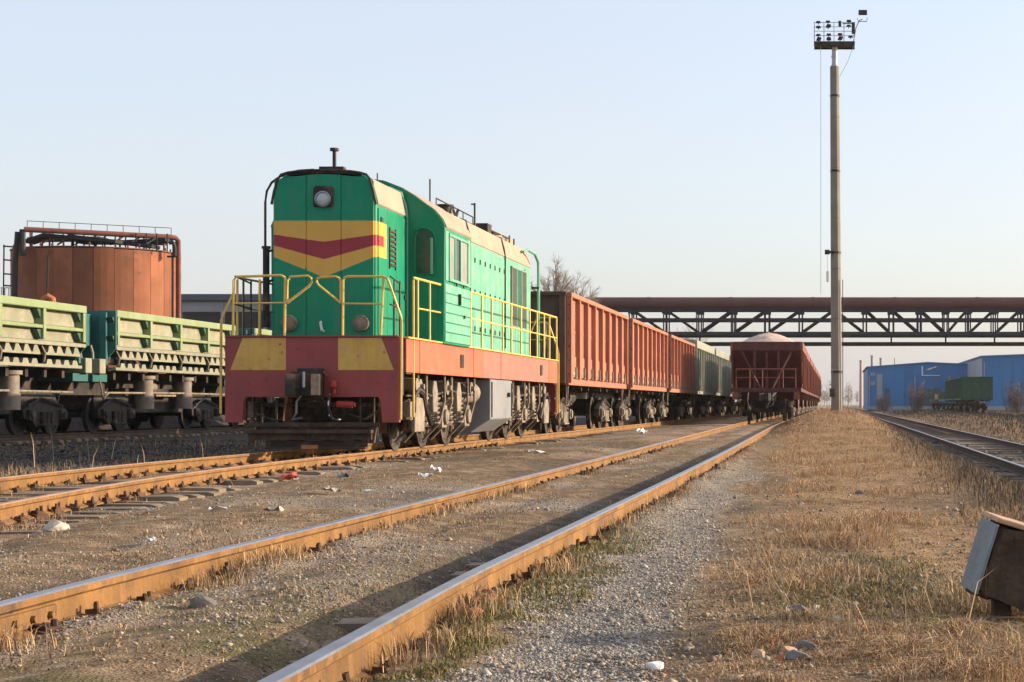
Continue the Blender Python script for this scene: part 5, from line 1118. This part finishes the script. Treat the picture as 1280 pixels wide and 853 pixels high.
# ------------------------------------------------------------------ box on a post at the right
bx0, by0 = gp(1240, 792)
sb = thing('marker_post', 'tilted dark timber block with a pale metal side on a short post, right edge foreground', 'marker post', (bx0, by0, float(ground_z(bx0, by0))))
kq = by0/F
rot = Matrix.Rotation(R(17), 3, 'Y') @ Matrix.Rotation(R(9), 3, 'Z')
c = Vector((.10, .05, CAMZ+(HY-709)*kq-sb.location.z))
def rb(dims, off=(0, 0, 0)):
    m2 = MB(); m2.bxr(c+rot @ Vector(off), dims, rot); return m2
n_ = 9; vs = []; fs = []
blk = MB()
for ax in range(3):             # weathered block: every face a jittered grid
    for sg_ in (-1, 1):
        base_ = len(blk.v); gv = []
        for j in range(n_+1):
            for i in range(n_+1):
                q = [0, 0, 0]; q[ax] = sg_*.5; q[(ax+1) % 3] = i/n_-.5; q[(ax+2) % 3] = j/n_-.5
                p = Vector((q[0]*.30, q[1]*.25, q[2]*.30))
                k3 = lambda s_: float(vnoise(np.array([p.x*34+s_]), np.array([p.z*16+p.y*40+s_*2]), 5)[0])-.5
                p += Vector((k3(1), k3(7), k3(13)))*.030; p *= 1-.25*max(0, abs(q[0])+abs(q[1])+abs(q[2])-1.2)
                gv.append(c+rot @ p)
        blk.add(gv, [(j*(n_+1)+i, j*(n_+1)+i+1, (j+1)*(n_+1)+i+1, (j+1)*(n_+1)+i) for j in range(n_) for i in range(n_)])
o = blk.build('timber_block', 'oldwood', sb)
rb((.012, .27, .29), (-.158, -.005, .0)).build('metal_sheet', 'sheet', sb, bevel=.003)
rb((.33, .26, .022), (.004, 0, .163)).build('top_board', 'topwood', sb, bevel=.006)
MB().bx(.00, .075, -.02, .06, -.15, c.z-.10).build('post', 'oldwood', sb, bevel=.008)

# ------------------------------------------------------------------ stones, bricks and litter
def lump(name, label, cat, pxy, size, m, group=None, seed=0, flat=.7, z=None):
    rs = np.random.default_rng(seed+11); x, y = gp(*pxy)
    import bmesh
    b = bmesh.new(); bmesh.ops.create_icosphere(b, subdivisions=2, radius=1)
    ax = rs.uniform(.7, 1.3, 3); cuts = [Vector(rs.normal(size=3)).normalized() for _ in range(7)]
    for v in b.verts:
        for cc in cuts:
            dd = v.co.dot(cc)-.62
            if dd > 0: v.co -= cc*dd
        v.co *= 1+rs.uniform(-.06, .06)
        v.co = Vector((v.co.x*ax[0], v.co.y*ax[1], v.co.z*flat))*size
    me = bpy.data.meshes.new(name); b.to_mesh(me); b.free(); me.materials.append(M[m])
    o = bpy.data.objects.new(name, me); COL.objects.link(o); o.location = (x, y, (float(ground_z(x, y)) if z is None else z)+size*flat*.35); o.rotation_euler = (rs.uniform(-.3, .3), rs.uniform(-.3, .3), rs.uniform(0, 6))
    return tag(o, label, cat, group)
lump('stone', 'dark rounded stone between the rails of the foreground track', 'stone', (255, 764), .055, 'stone_dark', seed=1)
lump('stone', 'pale broken chunk beside the sleepers of the rusty curving track', 'stone', (68, 667), .085, 'stone', seed=2)
lump('stone', 'white stone against the foot of the right foreground rail', 'stone', (481, 820), .05, 'paper', seed=3)
lump('stone', 'bluish stone on the painted shadow patch in the lower right foreground', 'stone', (1000, 780), .05, 'stone_dark', seed=4)
lump('stone', 'small pale stone right of the bluish one on the painted shadow patch', 'stone', (1046, 797), .035, 'stone', seed=5)
lump('stone', 'small tan stone just beyond the painted shadow patch, beside the bluish one', 'stone', (1020, 772), .03, 'stone', seed=6)
lump('stone', 'white pebble cluster piece at the bottom edge of the photo', 'stone', (818, 850), .035, 'paper', seed=7)
lump('stone', 'dark lone stone on the dry grass in the middle distance', 'stone', (1076, 617), .06, 'stone_dark', seed=8)
lump('stone', 'small dark stone midway down the grass strip', 'stone', (1061, 671), .04, 'stone_dark', seed=9)
lump('stone', 'white speck of stone on the grass strip nearer the painted shadow patch', 'stone', (1064, 690), .025, 'paper', seed=10)
BRK = ['leftmost front orange brick lump', 'orange brick lump at the back centre', 'orange brick lump right of the middle', 'frontmost orange brick lump in the middle', 'far left orange brick lump', 'rightmost orange brick lump', 'lowest orange brick lump', 'orange brick lump at the back left', 'orange brick lump behind the leftmost front one', 'orange brick lump at the back right']
RUB = ['orange rubble lump at the back', 'tan rubble lump near the middle', 'pale rubble lump right of the middle', 'rightmost orange rubble lump', 'leftmost tan rubble lump', 'pale frontmost rubble lump', 'orange rubble lump at the front left']
for i, p in enumerate(((566, 765), (585, 752), (600, 772), (578, 780), (553, 772), (612, 765), (592, 788), (572, 748), (560, 756), (606, 757))):
    lump('broken_brick', BRK[i]+' in the heap against the right foreground rail', 'brick', p, .04+.012*(i % 3), 'brick', 'brick rubble at the rail', seed=20+i)
for i, p in enumerate(((965, 828), (985, 836), (1008, 832), (1022, 842), (948, 838), (998, 846), (975, 846))):
    lump('broken_brick', RUB[i]+' at the bottom edge in front of the painted shadow patch', 'rubble', p, .022+.010*(i % 3), ['brick', 'topwood', 'stone_dark'][i % 3], 'rubble at the bottom edge', seed=40+i)
def scrap(name, label, cat, pxy, wd, m, seed, ratio=.6, hgt=.35):
    rs = np.random.default_rng(seed+5); x, y = gp(*pxy); n = 5; vs = []
    for side in (0, 1):
        for j in range(n):
            for i in range(n):
                u, v = i/(n-1)-.5, j/(n-1)-.5
                z = hgt*wd*(vnoise(np.array([u*4+seed]), np.array([v*4]), seed)[0])
                vs.append((u*wd+rs.uniform(-.04, .04)*wd, v*wd*ratio, z+.012+(.004 if side else 0)))
    f = [(j*n+i, j*n+i+1, (j+1)*n+i+1, (j+1)*n+i) for j in range(n-1) for i in range(n-1)]
    f += [tuple(25+q for q in reversed(t)) for t in f]
    o = MB().add(vs, f).build(name, m, smooth=30); o.location = (x, y, float(ground_z(x, y))+.01); o.rotation_euler = (rs.uniform(-.2, .35), rs.uniform(-.2, .2), rs.uniform(0, 6))
    return tag(o, label, cat)
scrap('paper_scrap', 'white paper scrap lying between the two tracks, the upper of a close pair', 'litter', (544, 598), .22, 'paper', 1)
scrap('paper_scrap', 'small white scrap just below another one between the two tracks', 'litter', (532, 605), .16, 'paper', 2)
scrap('paper_scrap', 'crumpled white scrap on the dirt left of a paler one, near the rusty track', 'litter', (272, 655), .13, 'paper', 3, .8, .3)
scrap('paper_scrap', 'dull white crumpled scrap on the dirt midway between the two tracks', 'litter', (343, 653), .15, 'stone', 4, .8, .3)
scrap('paper_scrap', 'pale torn sheet near the green litter between the tracks', 'litter', (414, 627), .16, 'stone', 5, .8, .3)
scrap('paper_scrap', 'flat white sheet by the rusty track below the fuel tank', 'litter', (674, 575), .34, 'paper', 6, .5, .2)
scrap('paper_scrap', 'white scrap in the far dirt between the tracks, beyond the fuel tank', 'litter', (802, 542), .4, 'paper', 7, .6, .3)
scrap('paper_scrap', 'pale flat scrap beside the polished left rail of the foreground track', 'litter', (190, 692), .16, 'paper', 12, .4, .2)
b_ = thing('plastic_bottle', 'crushed green plastic bottle on the dirt between the tracks', 'litter', (*gp(462, 621), .035)); b_.rotation_euler = (0, R(90), R(12))
MB().lathe([(.03, 0), (.034, .02), (.034, .13), (.03, .15), (.014, .19), (.014, .205)], (0, 0, -.1), 'z', 12).build('body', 'plastic_green', b_, smooth=40)
MB().lathe([(.0345, .06), (.0345, .11)], (0, 0, -.1), 'z', 12).build('wrapper', 'paper', b_, smooth=40)
MB().cyl((0, 0, .105), (0, 0, .12), .017, n=10).build('cap', 'plastic_green', b_)
scrap('plastic_scrap', 'orange red plastic scrap beside the rusty track in front of the plough', 'litter', (360, 600), .2, 'plastic_red', 9, .5, .4)
scrap('plastic_scrap', 'small faded blue plastic scrap near the litter left of the fuel tank', 'litter', (430, 604), .12, 'sheet', 10, .6, .6)

# ------------------------------------------------------------------ gravel and dry vegetation (nobody could count these)
def scatter(n, x0, x1, y0, y1, dens, seed, power=1.0):
    r = np.random.default_rng(seed); out = []
    tot = 0
    while tot < n:
        m = n*2; u = r.random(m)
        Y = (y0**-power+u*(y1**-power-y0**-power))**(-1/power); X = x0+(x1-x0)*r.random(m)
        vis = (X > (-1090)*Y/F) & (X < 290*Y/F)
        k = (r.random(m) < dens(X, Y)) & vis; out.append(np.stack([X[k], Y[k]], -1)); tot += k.sum()
        if len(out) > 60: break
    return np.concatenate(out)[:n]
def blades(name, label, pts, h, wd, lean, cols, seed, seg=2):
    r = np.random.default_rng(seed); n = len(pts); X, Y = pts[:, 0], pts[:, 1]
    Z = ground_z(X, Y)-.01; H = h(X, Y)*r.uniform(.45, 1.25, n); W = wd*r.uniform(.6, 1.3, n)*(1+.035*Y)
    az = r.uniform(0, 2*np.pi, n); ln = H*lean*np.abs(r.normal(.6, .5, n)); fa = r.uniform(0, np.pi, n)
    dx, dy = np.cos(az)*ln, np.sin(az)*ln; wx, wy = np.cos(fa)*W, np.sin(fa)*W
    V = np.zeros((n, 5, 3))
    V[:, 0] = np.stack([X-wx, Y-wy, Z], -1); V[:, 1] = np.stack([X+wx, Y+wy, Z], -1)
    V[:, 2] = np.stack([X+dx*.35-wx*.8, Y+dy*.35-wy*.8, Z+H*.6], -1); V[:, 3] = np.stack([X+dx*.35+wx*.8, Y+dy*.35+wy*.8, Z+H*.6], -1)
    V[:, 4] = np.stack([X+dx, Y+dy, Z+H*np.clip(1-.25*lean, .5, 1)], -1)
    base = np.arange(n)[:, None]*5
    L1 = np.stack([base+0, base+1, base+3, base+2], -1).reshape(n, 4); L2 = np.stack([base+2, base+3, base+4], -1).reshape(n, 3)
    loops = np.concatenate([L1, L2], 1).ravel(); st = (np.arange(n)[:, None]*7+np.array([0, 4])[None]).ravel()
    me = bpy.data.meshes.new(name); me.vertices.add(n*5); me.vertices.foreach_set('co', V.astype(np.float32).ravel())
    me.loops.add(len(loops)); me.loops.foreach_set('vertex_index', loops.astype(np.int32)); me.polygons.add(2*n); me.polygons.foreach_set('loop_start', st.astype(np.int32))
    me.update(calc_edges=True)
    cols = np.array(cols); c0 = cols[r.integers(0, len(cols), n)]*r.uniform(.75, 1.25, (n, 1)); C = np.repeat(np.concatenate([c0, np.ones((n, 1))], 1), 5, 0)
    a = me.color_attributes.new('tint', 'FLOAT_COLOR', 'POINT'); a.data.foreach_set('color', C.astype(np.float32).ravel())
    me.materials.append(M['blade']); o = bpy.data.objects.new(name, me); COL.objects.link(o); o['label'] = label; return stuff(o)
bm = bpy.data.materials.new('dry_blade'); bm.use_nodes = True; M['blade'] = bm
_n = bm.node_tree.nodes; _a = _n.new('ShaderNodeAttribute'); _a.attribute_name = 'tint'; bm.node_tree.links.new(_a.outputs[0], _n['Principled BSDF'].inputs[0])
_n['Principled BSDF'].inputs['Roughness'].default_value = .8; _n['Principled BSDF'].inputs['Specular IOR Level'].default_value = .2
STRAW = [(.44, .27, .135), (.54, .36, .20), (.36, .205, .095), (.42, .24, .115), (.60, .44, .27), (.30, .21, .105), (.26, .17, .10)]
MOSS = [(.15, .145, .045), (.22, .19, .07), (.30, .22, .10), (.09, .10, .03), (.20, .13, .06)]
WEED = [(.20, .14, .08), (.28, .19, .10), (.14, .10, .065), (.38, .28, .16)]
def d_strip(X, Y):
    n = fbm(X*.9, Y*.45, 4, 21); n2 = fbm(X*2.2, Y*1.1, 3, 51)
    return np.clip(sst((X+.72+.9*(n-.5)+.03*np.maximum(Y-14, 0)*(Y < 60)+1.0*(Y >= 60))/.5)*(1-sst((X-1.45)/.5)*.93)*(.15+.85*sst((n2-.38)*6))*(.25+.75*sst((fbm(X*6, Y*3.5, 2, 52)-.4)*6))*(1-.95*np.exp(-((X-.2)/.40)**2-((Y-8.6)/1.1)**2)), 0, 1)
pts = scatter(95000, -2.0, 3.0, 5.6, 90, d_strip, 1, 1.1)
keep = ~((np.abs(pts[:, 0]-bx0-.03) < .13) & (pts[:, 1] > by0-1.0) & (pts[:, 1] < by0+.05)); pts = pts[keep]
blades('dry_grass', 'short dry tan grass covering the strip right of the foreground track', pts, lambda X, Y: .012+.16*sst((fbm(X*1.5, Y*.8, 4, 77)-.42)*4)*fbm(X*.5, Y*.25, 2, 78)+.0010*Y+.0022*np.maximum(Y-32, 0)*(X < 1.2), .0012, 1.9, STRAW, 2)
pts = scatter(26000, -2.0, 3.0, 5.6, 40, lambda X, Y: np.clip(d_strip(X, Y)*1.3+.08, 0, 1), 51, 1.2)
pts = pts[~((np.abs(pts[:, 0]-bx0-.03) < .13) & (pts[:, 1] > by0-.7) & (pts[:, 1] < by0+.05))]
blades('matted_grass', 'flattened tangled dead grass lying on the strip right of the foreground track', pts, lambda X, Y: .016+.012*fbm(X*2, Y, 2, 8), .0011, 6.0, STRAW+WEED[:2], 52)
def d_ditch(X, Y): return np.clip(np.exp(-((X-2.0)/.55)**2)+.5*np.exp(-((X-5.8)/.8)**2), 0, 1)
pts = scatter(11000, 1.0, 9.0, 9, 110, d_ditch, 3, .9)
blades('ditch_weeds', 'brown weeds in the dip beside the sunken right track', pts, lambda X, Y: .08+.14*fbm(X, Y*.5, 3, 5), .002, .8, [(.10, .075, .05), (.15, .105, .065), (.07, .055, .042), (.24, .165, .095)], 4)  # dark colours put the slope's shade into the weeds
def d_rail(X, Y):
    k = 0
    for s in (-.795, .795): k = k+np.exp(-((np.abs(X-x_mid(Y)-s)-.16)/.09)**2)
    k = k*sst((fbm(X*2, Y*1.2, 3, 61)-.45)*8)
    for s in (-.795, .795): k = k+.7*np.exp(-((np.abs(X-x_loco(Y)-s)-.16)/.12)**2)*sst((fbm(X*2, Y*.8, 3, 62)-.46)*8)
    return np.clip(k, 0, 1)
pts = scatter(9000, -9.5, -1, 5.6, 40, d_rail, 5, 1.0)
blades('rail_weeds', 'thin dry weeds growing along the feet of the rails', pts, lambda X, Y: .05+.10*fbm(X*2, Y, 2, 8), .0015, .8, WEED+STRAW[:2], 6)
pts = scatter(15000, -1.7, 1.2, 5.8, 13, lambda X, Y: zones(X, Y)[..., 2], 7, 1.2)  # mask includes the painted shadow patch by the timber block
blades('green_grass', 'short olive green grass and moss on the foreground earth and the painted shadow patch', pts, lambda X, Y: .02+.035*fbm(X*3, Y*2, 2, 9), .002, .9, MOSS, 8)
x1_, y1_ = gp(1178, 806)
r_ = np.random.default_rng(12); pts = np.stack([r_.normal(x1_, .035, 420), r_.normal(y1_, .06, 420)], -1)
blades('green_tuft', 'bright green tuft beside the post with the timber block', pts, lambda X, Y: .07+0*X, .003, .9, [(.10, .15, .025), (.14, .18, .04), (.07, .11, .02)], 13)
r_ = np.random.default_rng(14); pts = np.stack([r_.normal(.72, .16, 1300), np.where(r_.random(1300) < .5, r_.uniform(6.1, 6.75, 1300), r_.uniform(7.62, 8.2, 1300))], -1)
blades('dry_reeds', 'tall pale straw around the post with the timber block', pts, lambda X, Y: np.where(Y < 7, .10, .18), .002, .9, [(.46, .33, .19), (.56, .42, .26), (.36, .25, .13)], 15)
pts = np.stack([r_.uniform(-.35, .95, 60), r_.uniform(5.9, 8.6, 60)], -1)
blades('dry_stalks', 'single long bent straw stalks standing above the short grass', pts, lambda X, Y: .30+0*X, .0016, 1.0, [(.50, .37, .22), (.42, .30, .17)], 16)
def d_left(X, Y): return np.clip(.15+sst((fbm(X*.5, Y*.3, 3, 6)-.5)*8), 0, 1)
pts = scatter(6000, -18.5, -9.8, 21, 46, d_left, 17, .6)
blades('track_weeds', 'thin grey brown weeds in the shade between the tracks at the left', pts, lambda X, Y: .05+.22*fbm(X*.9, Y*.6, 2, 8)**2, .0018, .5, WEED, 18)
pts = np.stack([r_.uniform(-15.5, -8.7, 26), r_.uniform(23, 33, 26)], -1)
blades('dry_stalks', 'single tall weed stalks in front of the dump wagons', pts, lambda X, Y: .60+0*X, .0028, .35, [(.46, .34, .20), (.36, .26, .15)], 20)
pts = scatter(22000, -8.5, -1.6, 6, 50, lambda X, Y: .2+.8*sst((fbm(X*.6, Y*.35, 4, 44)-.5)*8)*(np.abs(X-x_loco(Y)) > .9), 21, 1.0)
blades('dirt_grass', 'sparse flattened dry grass on the dirt between the two tracks', pts, lambda X, Y: .02+.035*fbm(X*2, Y, 2, 8), .002, 1.3, STRAW[:3]+WEED, 22)
pts = scatter(5000, 6.0, 40, 60, 260, lambda X, Y: .3+0*X, 23, .5)
blades('field_weeds', 'brown weeds on the waste ground before the blue sheds', pts, lambda X, Y: .12+.35*fbm(X*.2, Y*.1, 2, 8), .004, .8, [(.10, .07, .05), (.14, .10, .07), (.075, .055, .042)], 24)

def pebbles(name, label, pts, size, cols, seed):
    r = np.random.default_rng(seed); n = len(pts); X, Y = pts[:, 0], pts[:, 1]
    S_ = size*np.exp(r.normal(0, .45, n))*(1+.02*Y); Z = ground_z(X, Y)+S_*.15
    base = np.array([(1, 0, 0), (0, 1, 0), (-1, 0, 0), (0, -1, 0), (0, 0, 1), (0, 0, -1)], float)
    V = base[None]*S_[:, None, None]*r.uniform(.55, 1.25, (n, 6, 1)); V[:, :, 2] *= .65
    th = r.uniform(0, 6.28, n); c, s = np.cos(th)[:, None], np.sin(th)[:, None]; x, y = V[:, :, 0]*c-V[:, :, 1]*s, V[:, :, 0]*s+V[:, :, 1]*c
    ti = r.uniform(-.5, .5, n)[:, None]; z = V[:, :, 2]+x*ti
    V = np.stack([x+X[:, None], y+Y[:, None], z+Z[:, None]], -1)
    T = np.array([(0, 1, 4), (1, 2, 4), (2, 3, 4), (3, 0, 4), (1, 0, 5), (2, 1, 5), (3, 2, 5), (0, 3, 5)])
    loops = (np.arange(n)[:, None, None]*6+T[None]).ravel()
    me = bpy.data.meshes.new(name); me.vertices.add(n*6); me.vertices.foreach_set('co', V.astype(np.float32).ravel())
    me.loops.add(len(loops)); me.loops.foreach_set('vertex_index', loops.astype(np.int32)); me.polygons.add(8*n); me.polygons.foreach_set('loop_start', np.arange(0, 24*n, 3, dtype=np.int32)); me.update(calc_edges=True)
    cols = np.array(cols); c0 = cols[r.integers(0, len(cols), n)]*r.uniform(.7, 1.25, (n, 1)); C = np.repeat(np.concatenate([c0, np.ones((n, 1))], 1), 6, 0)
    a = me.color_attributes.new('tint', 'FLOAT_COLOR', 'POINT'); a.data.foreach_set('color', C.astype(np.float32).ravel())
    me.materials.append(M['blade']); o = bpy.data.objects.new(name, me); COL.objects.link(o); o['label'] = label; return stuff(o)
GREY = [(.33, .295, .25), (.25, .225, .19), (.40, .36, .305), (.18, .165, .145)]; TAN = [(.30, .23, .155), (.23, .165, .105), (.38, .31, .23), (.18, .13, .085), (.27, .24, .205)]
pts = scatter(34000, -1.75, .6, 5.7, 34, lambda X, Y: np.clip(zones(X, Y)[..., 1]*1.2, 0, 1), 31, 1.2)
pebbles('path_gravel', 'grey gravel in the bare strip right of the foreground track', pts, .0042, GREY, 32)
pts = scatter(19000, -8.5, -1.6, 6, 45, lambda X, Y: np.clip(.05+.8*zones(X, Y)[..., 1]+  .35*sst((fbm(X*.7, Y*.5, 3, 15)-.5)*8), 0, 1), 33, 1.15)
pebbles('ballast_gravel', 'small tan and grey stones on the dirt around the tracks', pts, .0052, TAN+GREY[:2], 34)
pts = scatter(9000, -1.0, 3.0, 5.7, 30, lambda X, Y: .3+0*X, 35, 1.1)
pebbles('grass_stones', 'small stones lying among the dry grass', pts, .007, TAN, 36)
pts = scatter(8000, 2.2, 5.6, 10, 60, lambda X, Y: 1+0*X, 37, .9)
pebbles('track_gravel', 'gravel bed of the sunken right track, darkened for shade', pts, .018, [(.12, .11, .10), (.18, .165, .15), (.07, .065, .06)], 38)  # stone colours carry the shade lying on the track bed
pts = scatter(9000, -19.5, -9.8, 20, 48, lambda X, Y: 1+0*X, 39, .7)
pebbles('side_gravel', 'gravel darkened for shade between the locomotive and the dump wagons', pts, .016, [(.05, .048, .048), (.08, .075, .072), (.03, .029, .029)], 40)  # stone colours darkened to stand for the train's shade

# ------------------------------------------------------------------ thin haze in the air, one closed box round everything
hm = bpy.data.materials.new('haze'); hm.use_nodes = True; hn = hm.node_tree.nodes; hn.remove(hn['Principled BSDF'])
pv = hn.new('ShaderNodeVolumePrincipled'); pv.inputs['Color'].default_value = (.93, .93, .95, 1); pv.inputs['Density'].default_value = .00012; pv.inputs['Anisotropy'].default_value = .2
hm.node_tree.links.new(pv.outputs[0], hn['Material Output'].inputs['Volume']); M['haze'] = hm
hz_ = MB().bx(-1500, 1500, -75, 1560, -1.6, 30).build('haze', 'haze'); stuff(hz_); hz_['label'] = 'thin pale haze over the rail yard'
